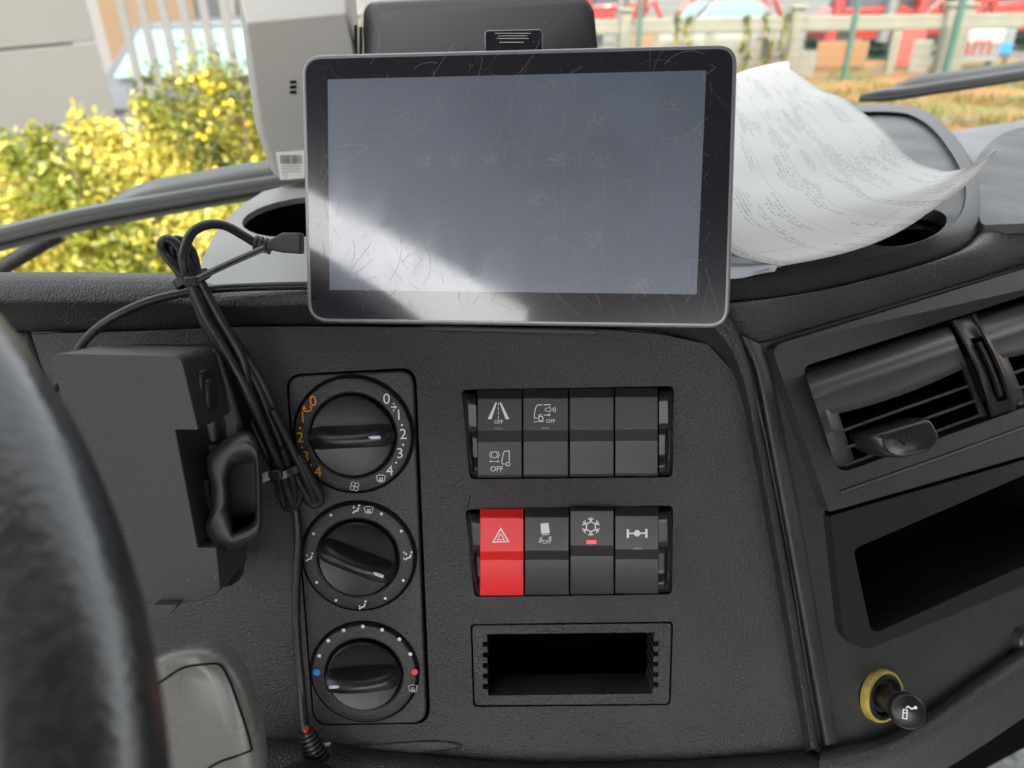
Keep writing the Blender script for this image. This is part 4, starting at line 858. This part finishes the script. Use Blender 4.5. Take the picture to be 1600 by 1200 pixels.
def sheet(name, label, A_, B_, m, dz, shift=(0, 0, 0), bulge=.012, mid=None):
    n, k = 40, 26; bow = (wo(mid, dz)-wo(A_[-1], dz).lerp(wo(B_[-1], dz), .5)) if mid else Vector()
    a = resamp(cat([wo(p, dz) for p in A_], 8), n); b_ = resamp(cat([wo(p, dz) for p in B_], 8), n); rows = []
    for j in range(k+1):
        s = j/k; rows.append([p.lerp(q, s)+Vector(shift)+bow*(4*s*(1-s)*(i/n)**2)+Vector((0, 0, bulge*math.sin(math.pi*s)*(1-.6*i/n)*(.5+.5*math.cos(i/n*5)) + .0012*math.sin(s*9+i*.12) + (1 if mid else 0)*(.0035*(1-min(1, abs(i/n-.36)/.10))*(1-.5*s) - .003*(1-min(1, abs(i/n-.68)/.09)) + .0012*(1-min(1, abs(s-.5)/.06))))) for i, (p, q) in enumerate(zip(a, b_))])
    mb = MB(); mb.loft(rows); c = rows[k//2][n//2].copy(); mb.v = [p-c for p in mb.v]
    o = link(name, mb, m, None, Matrix.Translation(c), angle=80, fix=False); tag(o, label, "paper", "loose papers lying in the dash tray")
    uv = o.data.uv_layers.new(name="UVMap")
    for l in o.data.loops:
        i = l.vertex_index; uv.data[l.index].uv = ((i % n)/(n-1), (i//n)/k)
    sm = o.modifiers.new("thick", 'SOLIDIFY'); sm.thickness = .0003; sm.offset = -1
    return o
sheet("paper_sheet", "printed white paper curling at its corner, topmost in the dash tray", EA, EB, mp, 0, mid=(1452, 344, .020))
EA2 = [(1222, 116, .047), (1280, 158, .040), (1340, 192, .036), (1395, 238, .030), (1440, 268, .026), (1490, 276, .032), (1546, 238, .0375)]
EB2 = [(1062, 180, .030), (1050, 240, .031), (1055, 298, .031), (1075, 352, .025), (1120, 394, .018), (1165, 412, .0145), (1213, 420, .0135)]
sheet("paper_sheet", "white paper hidden beneath the printed sheet, its edges showing", EA2, EB2, mp, -.0016, bulge=.009, mid=(1440, 350, .0175))
EA3 = [(1232, 96, .040), (1180, 108, .038), (1130, 122, .036), (1100, 132, .034)]; EB3 = [(1240, 190, .033), (1190, 200, .032), (1140, 210, .031), (1100, 215, .030)]
sheet("paper_sheet", "pale sheet lying at the far end behind the printed paper", EA3, EB3, M_PAPER, 0, bulge=0)
EA4 = [(1100, 395, .0165), (1150, 404, .0155), (1200, 411, .0148), (1222, 414, .0145)]; EB4 = [(1100, 430, .0135), (1140, 433, .0135), (1170, 430, .0135), (1205, 424, .0135)]
sheet("paper_sheet", "bluish sheet corner poking out under the stack beside the tablet", EA4, EB4, mat("paper_blue", (.62, .66, .72), .7, .2), 0, bulge=0)

# ------------------------------------------------------------------ devices behind the tablet
DF = Fr(at(450, 150, .52), CR*math.cos(R(6))+CF*math.sin(R(6)), (0, .05, 1))
t = Thing("sensor_box", DF, 450, 150, 0, label="cream plastic sensor box with barcode label left of the tablet", cat="sensor box")
f_ = [(384, 35), (541, 20), (566, 140), (560, 275), (436, 284), (408, 200)]
q = [t.P(x, y, 0) for x, y in rnd(f_, [6, 6, 10, 10, 22, 20])]; c_ = sum(q, Vector())/len(q)
ux = t.P(372, -60, -.02); back = [(366, -60), (538, -75), (560, 120), (556, 270), (428, 280), (398, 195)]
qb = [t.P(x, y, -.055 if y < 50 else -.012) for x, y in rnd(back, [6, 6, 10, 10, 22, 20])]
mb = MB(); mb.loft([[Vector((p.x, p.y, min(p.z, -.012)-.05)) for p in qb], qb, [a.lerp(b, .55)+Vector((0, 0, .002)) for a, b in zip(qb, q)], q], cu=True, cap=True)
t.part("housing", mb, M_CREAM, bevel=.0015, seg=3, angle=30)
mb = MB(); lb_ = [tuple(p)[:2] for p in t.L([(431, 238), (476, 235), (476, 278), (438, 281)], 0)]; mb.prism(lb_, -.001, .0004); ll = t.part("label", mb, M_LABEL)
mb = MB(); x = 438
rs = random.Random(5)
while x < 472:
    wv = rs.choice([.7, 1.2, 1.8]); q4 = t.L([(x, 242), (x+wv, 242), (x+wv+.8, 256), (x+.8, 256)], 0); mb.fill([tuple(p)[:2] for p in q4], .0006); x += wv+rs.choice([.8, 1.3])
for y in (260, 264, 268):
    a = t.P(440, y, 0); b = t.P(470, y-.6, 0); mb.stroke([(a.x, a.y), (b.x, b.y)], .0004, .0006)
a = t.P(446, 274, 0); mb.stroke(arc(a.x, a.y, .0016, 0, 340, 14), .0003, .0006, closed=True); link("barcode", mb, mat("print_black", (.12, .12, .12), .6), ll, fix=False)
for y in (126, 134, 142):
    mb = MB(); q = t.L(rnd([(453, y), (463, y-.5), (463, y+4), (453, y+4.5)], 1.5), 0); mb.prism([tuple(p)[:2] for p in q], -.001, .0006); t.part("speaker_slot", mb, M_DARK)
DB = Fr(at(740, 60, .50), CR, CU)
t = Thing("monitor_back", DB, 740, 60, 0, label="rounded black plastic device standing upright behind the tablet", cat="device")
f_ = rnd([(590, 14), (915, -4), (928, 12), (938, 110), (945, 300), (590, 300)], [24, 10, 14, 8, 4, 10])
q = [t.P(x, y, 0) for x, y in f_]; c_ = sum(q, Vector())/len(q)
def sc(k, dy, w, dx=0): return [Vector((c_.x+(p.x-c_.x)*k+dx, c_.y+(p.y-c_.y)*k+dy, w)) for p in q]
mb = MB(); mb.loft([sc(1.0, .016, -.07, -.010), sc(1.05, .014, -.030, -.010), sc(1.045, .010, -.014, -.008), sc(1.02, .005, -.005, -.004), sc(1.0, 0, -.0012), sc(.96, -.002, 0)], cu=True, cap=True); t.part("housing", mb, M_DEVB, angle=70)
mb = MB()
for k in range(3): mb.tube([t.P(556+k*8, 40+k*3, -.02), t.P(556+k*8, 140, -.02)], .0012, 8)
t.part("side_fins", mb, M_DEVB)
mb = MB(); mb.tube([t.P(740, 200, -.04), t.P(740, 330, -.04)], .012, 16); t.part("stand", mb, M_DEVB)

# ------------------------------------------------------------------ wipers outside the glass
def wip(px, py, off):                       # point on a surface just outside the windscreen
    r = ray(px, py); lo, hi = .2, 3.0
    for _ in range(40):
        m = (lo+hi)/2; p = Mtruck.inverted() @ (CP+r*m); s = wsp(p.x, p.z, off)
        if p.y < s.y: lo = m
        else: hi = m
    return CP+r*hi
def wiper(label, blade, arm, armb, wk=1.0):
    c = wip(*blade[len(blade)//2], .03); e = emp("wiper", Matrix.Translation(c), label, "wiper", "windscreen wipers lying outside the glass"); I = e.matrix_world.inverted()
    pts = cat([wip(x, y, .016) for x, y in blade], 6); mb = MB(); mb.tube(pts, .0035*wk, 8); mb.v = [I @ p for p in mb.v]; link("blade_rubber", mb, M_RUB, e)
    pts = cat([wip(x, y-5, .028) for x, y in blade], 6); mb = MB(); mb.tube(pts, [.0085*wk*min(1, .35+i/6, .35+(len(pts)-1-i)/6) for i in range(len(pts))], 8, flat=1.5); mb.v = [I @ p for p in mb.v]; link("blade_holder", mb, M_WIPER, e, angle=50)
    pts = cat([wip(x, y, .045) for x, y in arm], 6); mb = MB(); n = len(pts); mb.tube(pts, [.003*wk+.0075*wk*min(1, i/(n*.35)) for i in range(n)], 8, flat=.7); mb.v = [I @ p for p in mb.v]; link("arm", mb, M_WIPER, e, angle=50)
    for s in armb:
        pts = [wip(x, y, .045) for x, y in s]; mb = MB(); mb.tube(pts, .007*wk, 10); mb.v = [I @ p for p in mb.v]; link("linkage", mb, M_RUB, e)
wiper("grey windscreen wiper lying in front of the yellow shrub", [(-60, 392), (0, 378), (130, 347), (280, 320), (400, 300), (520, 282)], [(150, 333), (215, 303), (300, 286), (400, 268), (560, 250)], [[(0, 420), (70, 378), (95, 366)]])
wiper("dark windscreen wiper lying in front of the grass bank", [(1345, 156), (1400, 152), (1460, 143), (1540, 131), (1620, 118), (1700, 104)], [(1385, 146), (1420, 130), (1480, 121), (1560, 110), (1700, 86)], [], .9)

# ------------------------------------------------------------------ yard outside, left: clad wall, palisade, shrubs
M_CLAD = mat("cladding_grey", (.235, .228, .208), .55, .4, vary=.03, vs=2)
M_PALE = mat("palisade_galv", (.125, .122, .116), .5, .4, vary=.06, vs=6)
M_RAIL = mat("rail_galv", (.12, .12, .115), .5, .4)
cor = ony(160, 100, 5.6); wd = Vector((math.sin(R(26)), math.cos(R(26)), 0)); wn = Vector((-wd.y, wd.x, 0))
wl_ = emp("clad_building", Matrix.Translation((cor.x, cor.y, 0)), "pale grey clad wall with horizontal joints at the far left", "building")
zs = [0.0, .45, 1.02, 1.60, 2.18, 2.76, 3.34]
z_a = (ony(160, 185, 5.6)).z; z_b = (ony(150, 65, 5.6)).z; st = z_b-z_a
zs = [0.0] + [z_a+st*k for k in range(-3, 5) if z_a+st*k > .1]
Mx = Matrix(((-wd.x, wn.x, 0, 0), (-wd.y, wn.y, 0, 0), (0, 0, 1, 0), (0, 0, 0, 1)))
for i, (a, b) in enumerate(zip(zs, zs[1:])):
    mb = MB(); mb.box((2.6, .02, (a+b)/2), (5.2, .04, b-a-.012)); mb.v = [Mx @ p for p in mb.v]; link("cladding_panel", mb, M_CLAD, wl_, bevel=.006)
mb = MB(); mb.box((2.7, .08, zs[-1]/2), (5.1, .07, zs[-1])); mb.v = [Mx @ p for p in mb.v]; link("wall_core", mb, M_DOOR, wl_)
pf = emp("palisade_fence", Matrix.Translation((-2, 5.75, 0)), "galvanised palisade fence behind the yellow shrubs", "fence")
mb = MB(); mb.box((0, 0, 1.3), (.062, .012, 2.6)); mb.add([(-.031, -.006, 2.6), (.031, -.006, 2.6), (0, -.006, 2.72), (0, .006, 2.72)], [[0, 1, 2], [0, 2, 3], [1, 3, 2]])
first = None
for k in range(1, 20):
    x = ony(180+31*k, 100, 5.75).x
    if first is None: first = link("pale", mb, M_PALE, pf, bevel=.004); o = first
    else: o = first.copy(); COL.objects.link(o)
    o.parent = pf; o.location = (x+2, 0, 0)
for z in (.35, 1.45, 2.25):
    mb = MB(); mb.box((1.2, .03, z), (6.5, .04, .05)); link("rail", mb, M_RAIL, pf)

def leaf_mat(name, a, b_, tr=.4):
    m = bpy.data.materials.new(name); m.use_nodes = True; N = m.node_tree.nodes; L = m.node_tree.links; b = N["Principled BSDF"]; b.inputs["Roughness"].default_value = .5
    at_ = N.new("ShaderNodeAttribute"); at_.attribute_name = "tone"; mx = N.new("ShaderNodeMix"); mx.data_type = 'RGBA'; mx.inputs[6].default_value = (*a, 1); mx.inputs[7].default_value = (*b_, 1); L.new(at_.outputs["Fac"], mx.inputs[0]); L.new(mx.outputs[2], b.inputs["Base Color"])
    t_ = N.new("ShaderNodeBsdfTranslucent"); L.new(mx.outputs[2], t_.inputs[0]); ms = N.new("ShaderNodeMixShader"); ms.inputs[0].default_value = tr; L.new(b.outputs[0], ms.inputs[1]); L.new(t_.outputs[0], ms.inputs[2]); L.new(ms.outputs[0], N["Material Output"].inputs[0]); return m
def shrub(name, label, base, blobs, n, size, m, stem_m, group=None, flowers=None):
    rs = random.Random(hash(label) % 1000 if False else len(label)*7)
    e = emp(name, Matrix.Translation(base), label, "shrub", group); v = []; f = []; tone = []
    for (c, r, k) in blobs:
        c = Vector(c)-Vector(base)
        for i in range(int(n*k)):
            d = Vector((rs.gauss(0, 1), rs.gauss(0, 1), rs.gauss(0, 1))).normalized(); rr = (rs.random()**.35)
            p = c + Vector((d.x*r[0], d.y*r[1], d.z*r[2]))*rr*(1+.25*math.sin(d.x*7+d.z*9+c.x*5))
            if p.z < -base[2]+.03: continue
            s_ = size*rs.uniform(.6, 1.4); a = Vector((rs.gauss(0, 1), rs.gauss(0, 1), rs.gauss(0, 1))).normalized(); b = a.orthogonal().normalized()
            b = (Matrix.Rotation(rs.uniform(0, 6.28), 3, a) @ b); cx = a.cross(b); j = len(v)
            v += [p-b*s_, p+cx*s_*.45, p+b*s_, p-cx*s_*.45]; f.append([j, j+1, j+2, j+3]); tt = min(1, max(0, rs.gauss(.45, .36)+.42*math.sin(p.x*9+p.z*8))); tone.append(tt)
    mb = MB(); mb.v = v; mb.f = f; o = link("foliage", mb, m, e, fix=False, angle=180, kind="stuff")
    at_ = o.data.attributes.new("tone", 'FLOAT', 'FACE'); at_.data.foreach_set("value", tone)
    mb = MB()
    for i in range(9):
        a = rs.uniform(0, 6.28); h = rs.uniform(.6, .95); c = blobs[i % len(blobs)]; c0 = Vector(c[0])-Vector(base)
        mb.tube([Vector((c0.x*.5+.1*math.cos(a), c0.y*.3+.1*math.sin(a), 0)), Vector((c0.x*.8+.2*math.cos(a), c0.y*.8+.2*math.sin(a), c0.z*.6)), c0+Vector((.2*math.cos(a), .2*math.sin(a), c[1][2]*.5))], [.018, .012, .005], 6)
    link("stems", mb, stem_m, e)
    if flowers:
        for i in range(flowers[0]):
            c = blobs[rs.randrange(len(blobs))]; d = Vector((rs.uniform(-.9, .9), -1, rs.uniform(-.3, 1))).normalized(); c0 = Vector(c[0])-Vector(base); p = c0+Vector((d.x*c[1][0], d.y*c[1][1], d.z*c[1][2]))*1.02
            mb = MB(); n_p = 7; Mq = d.to_track_quat('Z', 'Y').to_matrix()
            mb.lathe([(.0005, .012), (.012, .010), (flowers[1], .0), (flowers[1]*.9, -.004), (.001, -.008)], 10, (0, 0, 0)); mb.v = [p + Mq @ q for q in mb.v]; link("flower", mb, flowers[2], e)
    return e
M_LY = leaf_mat("leaf_gold", (.13, .165, .012), (.60, .50, .10)); M_LG = leaf_mat("leaf_green_gold", (.045, .075, .012), (.30, .27, .035)); M_STEM = mat("stem_brown", (.12, .08, .05), .8)
M_FLO = mat("flower_yellow", (.6, .36, .01), .5)
def B_(px, py, y, r, k): p = ony(px, py, y); return ((p.x, p.y, p.z), r, k)
b1 = [B_(60, 330, 3.2, (.35, .3, .30), 1), B_(170, 295, 3.3, (.30, .3, .26), 1.1), B_(250, 290, 3.4, (.20, .25, .26), .8), B_(120, 420, 3.1, (.5, .35, .35), 1.2), B_(320, 410, 3.2, (.45, .35, .36), 1.4), B_(20, 480, 3.0, (.5, .4, .4), .8), B_(230, 520, 3.0, (.6, .4, .4), 1.0), B_(410, 420, 3.3, (.3, .3, .4), .8), B_(-90, 400, 3.1, (.4, .3, .4), .7),
      B_(130, 205, 3.3, (.05, .05, .11), .05), B_(225, 175, 3.4, (.06, .05, .13), .06), B_(62, 225, 3.2, (.05, .05, .10), .05), B_(20, 250, 3.2, (.05, .05, .1), .05), B_(170, 225, 3.3, (.08, .06, .12), .1), B_(255, 200, 3.4, (.08, .06, .1), .1)]
p_ = ony(200, 400, 3.2); shrub("gold_shrub", "golden leaved shrub in front of the grey clad wall", (p_.x, p_.y, 0), b1, 3600, .018, M_LY, M_STEM, "shrubs outside the windscreen")
b2 = [B_(330, 190, 4.3, (.36, .3, .36), 1), B_(400, 240, 4.2, (.40, .3, .45), 1.2), B_(300, 250, 4.4, (.35, .3, .40), .8), B_(370, 330, 4.1, (.6, .35, .5), 1.2), B_(340, 135, 4.3, (.10, .1, .14), .12), B_(480, 250, 4.3, (.4, .3, .5), .7)]
p_ = ony(370, 300, 4.3); shrub("flowering_shrub", "green shrub with bright yellow flowers between golden shrub and sensor box", (p_.x, p_.y, 0), b2, 3200, .017, M_LG, M_STEM, "shrubs outside the windscreen", (46, .015, M_FLO))

# vehicle beyond the palisade
def car(loc, rz, body, label, group=None, h=1.5, L_=4.2, name="parked_car"):
    e = emp(name, Matrix.Translation(loc) @ Matrix.Rotation(R(rz), 4, 'Z'), label, "car", group); wdt = 1.75
    prof = [(-L_/2, .35), (-L_/2, .75), (-L_/2+.15, .88), (-L_*.2, .95), (-L_*.04, h-.02), (L_*.28, h), (L_*.44, .98), (L_/2, .9), (L_/2, .35)]
    mb = MB(); rows = [[Vector((x, s*wdt/2*(.80 if z > 1.0 else 1), z)) for x, z in prof] for s in (-1, -.96, .96, 1)]
    rows[0] = [Vector((p.x, p.y*.98, p.z-.02)) for p in rows[0]]; rows[3] = [Vector((p.x, p.y*.98, p.z-.02)) for p in rows[3]]
    mb.loft(rows); n = len(prof); mb.add(rows[0], [list(range(n))]); mb.add(rows[3], [list(range(n))]); mb.add([rows[0][0], rows[0][-1], rows[3][-1], rows[3][0]], [[0, 1, 2, 3]]); link("body", mb, body, e, bevel=.04)
    mg_ = mat("car_glass", (.12, .19, .18), .3, .5)
    mb = MB(); mb.loft([[(-L_*.205, -.66, .99), (-L_*.205, .66, .99)], [(-L_*.055, -.60, h-.07), (-L_*.055, .60, h-.07)]]); mb.v = [p+Vector((-.03, 0, .02)) for p in mb.v]; link("windscreen_glass", mb, mg_, e)
    for s in (-1, 1):
        mb = MB(); mb.loft([[(-L_*.16, s*.86, 1.0), (L_*.36, s*.86, 1.0)], [(-L_*.04, s*.715, h-.08), (L_*.26, s*.715, h-.08)]]); link("side_window", mb, mg_, e)
        for x in (-L_*.31, L_*.31):
            mb = MB(); mb.lathe([(.30, -.1), (.32, -.08), (.32, .08), (.30, .1), (.18, .09), (.001, .09)], 24, M=Matrix.Translation((x, s*.80, .32)) @ Matrix.Rotation(R(-90*s), 4, 'X')); link("wheel", mb, M_RUB, e)
    return e
cr_ = car((ony(275, 70, 9.4).x, 10.6, 0), 90, mat("car_grey", (.045, .05, .052), .3, .5, coat=.5), "dark car with a pale windscreen parked beyond the palisade fence", h=1.42)
cr_.scale = (1.28, 1.28, 1.28)

# ------------------------------------------------------------------ right: rail wall, mesh fence, machines
YF = 18.5
M_CONC = mat("rail_cream", (.19, .178, .14), .8, .2, vary=.06, vs=3); M_MESH = mat("mesh_green", (.035, .085, .065), .5, .4)
rf = emp("concrete_fence", Matrix.Translation((0, YF+.8, 0)), "cream concrete rail fence behind the green mesh", "fence")
zt = ony(1400, 23, YF+.8).z; zb = ony(1400, 47, YF+.8).z
xs = [ony(x, 60, YF+.8).x for x in (560, 770, 975, 1238, 1485, 1740)]
for a, b in zip(xs, xs[1:]):
    mb = MB(); mb.box(((a+b)/2, 0, (zt+zb)/2), (b-a-.02, .14, zt-zb)); link("rail", mb, M_CONC, rf, bevel=.02)
for i, x in enumerate(xs):
    wd_ = .62 if i == 4 else .26
    mb = MB(); mb.box((x, -.12, (zt+.16)/2), (wd_, .24, zt+.16)); mb.box((x, -.12, zt+.2), (wd_+.1, .34, .07)); link("post", mb, M_CONC, rf, bevel=.02)
for x in (1110, 1400):
    q = ony(x, 60, YF+.8).x; mb = MB(); mb.box((q, .0, zb/2), (.2, .12, zb-.01)); link("post", mb, M_CONC, rf, bevel=.02)
for x0, x1, z0, z1 in ((900, 1000, .0, .75), (1010, 1200, .1, .85), (1215, 1290, .0, .6), (1420, 1470, .0, .8)):
    a = ony(x0, 60, YF+.8).x; b = ony(x1, 60, YF+.8).x; mb = MB(); mb.box(((a+b)/2, .02, (z0+z1)/2), (b-a-.3, .06, z1-z0)); link("infill_panel", mb, mat("infill_cream", (.20, .185, .15), .8, .2, vary=.1, vs=3), rf)
mf = emp("mesh_fence", Matrix.Translation((0, YF, 0)), "thin green wire mesh fence with green posts on the bank", "fence")
zt2 = ony(1330, -5, YF).z
for x in (998, 1330, 1490, 1660, 670):
    q = ony(x, 60, YF).x; mb = MB(); mb.box((q, 0, zt2/2), (.11, .11, zt2)); link("post", mb, M_MESH, mf, bevel=.01)
xa, xb = ony(640, 60, YF).x, ony(1800, 60, YF).x; mb = MB(); k = 0; x = xa
while x < xb: mb.box((x, 0, zt2/2), (.009, .009, zt2-.05)); x += .10
z = .1
while z < zt2: mb.box(((xa+xb)/2, .01, z), (xb-xa, .009, .012)); z += .2
link("wire_mesh", mb, M_MESH, mf, fix=False, kind="stuff")
# rough grass on the bank
rs = random.Random(11); v = []; f = []; tone = []
for i in range(26000):
    y = 5.2+13*rs.random(); x = rs.uniform(.1, .75)*y*1.1
    if math.sin(x*2.1+y*1.3)+math.sin(y*3.1-x*.7)+rs.gauss(0, .8) < -.1: continue
    h = rs.uniform(.05, .20); a = rs.uniform(0, 6.28); wv = rs.uniform(.008, .02); c, s_ = math.cos(a)*wv, math.sin(a)*wv; lx, ly = rs.gauss(0, .06), rs.gauss(0, .06); j = len(v)
    v += [Vector((x-c, y-s_, .03)), Vector((x+c, y+s_, .03)), Vector((x+lx, y+ly, .03+h))]; f.append([j, j+1, j+2]); tone.append(min(1, max(0, rs.gauss(.5, .25))))
mb = MB(); mb.v = v; mb.f = f; o = link("rough_grass", mb, leaf_mat("grass_dry", (.15, .085, .02), (.08, .105, .018), .3), None, fix=False, angle=180); tag(o, "rough dry grass growing on the orange earth bank", "grass", kind="stuff")
at_ = o.data.attributes.new("tone", 'FLOAT', 'FACE'); at_.data.foreach_set("value", tone)
# weeds climbing the mesh
for px in (1052, 1078, 1165, 1195, 1225):
    q = ony(px, 60, YF-.12); blobs = [((q.x+rs.gauss(0, .08), YF-.12, .25+.28*i), (.09, .06, .17), .16) for i in range(5)]
    shrub("climbing_weed", {1052: "orange brown weed climbing the mesh, nearest the tablet", 1078: "olive weed climbing the mesh beside the orange one", 1165: "tall weed on the mesh above the papers' far corner", 1195: "dry weed on the mesh left of the bare stretch", 1225: "weed on the mesh left of the second green post"}[px], (q.x, YF-.12, 0), blobs, 320, .05, M_LG, M_STEM, "weeds on the mesh fence")
# red machines standing in the yard behind the fence
M_MRED = mat("machine_red", (.26, .012, .012), .35, .5, coat=.3, vary=.1, vs=2); M_MDK = mat("machine_dark", (.05, .055, .06), .5)
def machine(px, y, wd_, ht, label, rz=0):
    q = ony(px, 20, y); e = emp("red_machine", Matrix.Translation((q.x, y, 0)) @ Matrix.Rotation(R(rz), 4, 'Z'), label, "machine", "red machines behind the fences")
    mb = MB(); mb.prism([(-wd_/2, .55), (wd_/2, .55), (wd_/2, ht*.45), (wd_*.3, ht*.52), (-wd_*.35, ht*.50), (-wd_/2, ht*.4)], -.7, .7); mb.v = [Vector((p.x, -p.z, p.y)) for p in mb.v]; link("body", mb, M_MRED, e, bevel=.05)
    mb = MB(); mb.prism([(-wd_*.32, ht*.49), (wd_*.26, ht*.51), (wd_*.18, ht), (-wd_*.22, ht)], -.6, .6); mb.v = [Vector((p.x, -p.z, p.y)) for p in mb.v]; link("cab", mb, M_MDK, e, bevel=.05)
    mb = MB(); mb.box((-wd_*.05, 0, ht+.04), (wd_*.34, 1.0, .1)); link("roof", mb, M_MDK, e, bevel=.03)
    for k, x in enumerate((-.46, .1, .42)):
        mb = MB(); mb.tube([Vector((wd_*x, -.9, .5)), Vector((wd_*(x+.12), -.85, ht+.5))], .16, 6); link("mast", mb, M_MRED if k != 1 else M_RAIL, e)
    mb = MB(); mb.box((wd_*.3, -.80, ht*.72), (wd_*.22, .2, ht*.2)); link("lamp_box", mb, mat("lamp_ochre", (.30, .17, .03), .5), e, bevel=.03)
    for s in (-1, 1):
        mb = MB(); mb.tube([Vector((s*wd_*.3, -.72, ht*.6)), Vector((s*wd_*.2, -.66, ht))], .05, 8); link("pillar", mb, M_MRED, e)
        for x in (-wd_*.34, wd_*.34):
            mb = MB(); mb.lathe([(.38, -.15), (.42, -.1), (.42, .1), (.38, .15), (.2, .12), (.001, .12)], 20, M=Matrix.Translation((x, s*.7, .42)) @ Matrix.Rotation(R(-90*s), 4, 'X')); link("wheel", mb, M_RUB, e)
    mb = MB(); mb.tube([Vector((wd_*.4, -.75, .9)), Vector((wd_*.65, -.8, 1.5)), Vector((wd_*.9, -.8, .5))], .09, 8); link("boom", mb, M_MRED, e)
machine(1350, 23.5, 2.6, 2.7, "red machine directly behind the second green mesh post")
machine(1445, 24.5, 2.2, 2.6, "red machine left of the wide concrete post", 10)
machine(1585, 25.5, 2.6, 2.7, "red machine at the right edge behind the sign board", -8)
machine(1120, 27, 2.4, 2.9, "red machine behind the climbing weeds", 6)
machine(955, 27, 2.0, 2.8, "red machine just right of the black device", -5)
p_ = ony(250, 10, 16); e_ = machine(330, 17, 3.2, 2.9, "red machine beyond the palisade and the pale car", 15)
car((ony(1110, 10, 24).x, 24, 0), 8, mat("van_white", (.13, .13, .13), .35, .5, coat=.4), "white car parked behind the cream fence near the weeds", h=1.6)
# heaps and boards behind the fence
def board(px, y, z, wd_, ht, col, label, words=None, wc=None, blue=False):
    q = ony(px, 60, y); e = emp("sign_board", Matrix.Translation((q.x, y, z)), label, "board", "boards behind the concrete fence")
    mb = MB(); mb.box((0, 0, ht/2), (wd_, .05, ht)); link("panel", mb, mat("board_"+str(px), col, .6, .3), e, bevel=.01)
    for s in (-1, 1): mb = MB(); mb.box((s*wd_*.4, .06, -z/2+.1), (.07, .07, z+.2)); link("leg", mb, M_CONC, e)
    if words:
        mb = MB(); text(mb, words, 0, 0, ht*.95, 0, 0, .012); mb.v = [Vector((p.x, -.03, p.y+ht*.5)) for p in mb.v]; link("lettering", mb, wc, e, fix=False)
    if blue: mb = MB(); mb.box((wd_*.2, -.028, ht*.3), (wd_*.5, .01, ht*.35)); link("blue_panel", mb, M_BLUE, e)
board(1528, YF+1.4, .25, 1.25, .72, (.42, .40, .38), "white board with red lettering right of the concrete post", "am", mat("letter_red", (.55, .10, .09), .6))
board(1568, YF+1.6, .3, .55, .7, (.19, .21, .22), "small grey and blue board right of the lettered board", blue=True)
board(1100, YF+2.2, .15, 2.3, .9, (.25, .245, .22), "long white board behind the weeds and mesh")
board(1000, YF+2.4, .2, .9, .8, (.22, .14, .08), "orange brown board behind the first green mesh post")
board(1320, YF+2.0, .1, 1.3, .6, (.24, .12, .05), "ochre board behind the second green mesh post")
board(1420, YF+2.2, .1, .8, .9, (.6, .07, .06), "red board just left of the wide concrete post")
board(240, 14, .2, 1.6, 2.6, (.13, .085, .05), "tall brown board seen through the palisade")
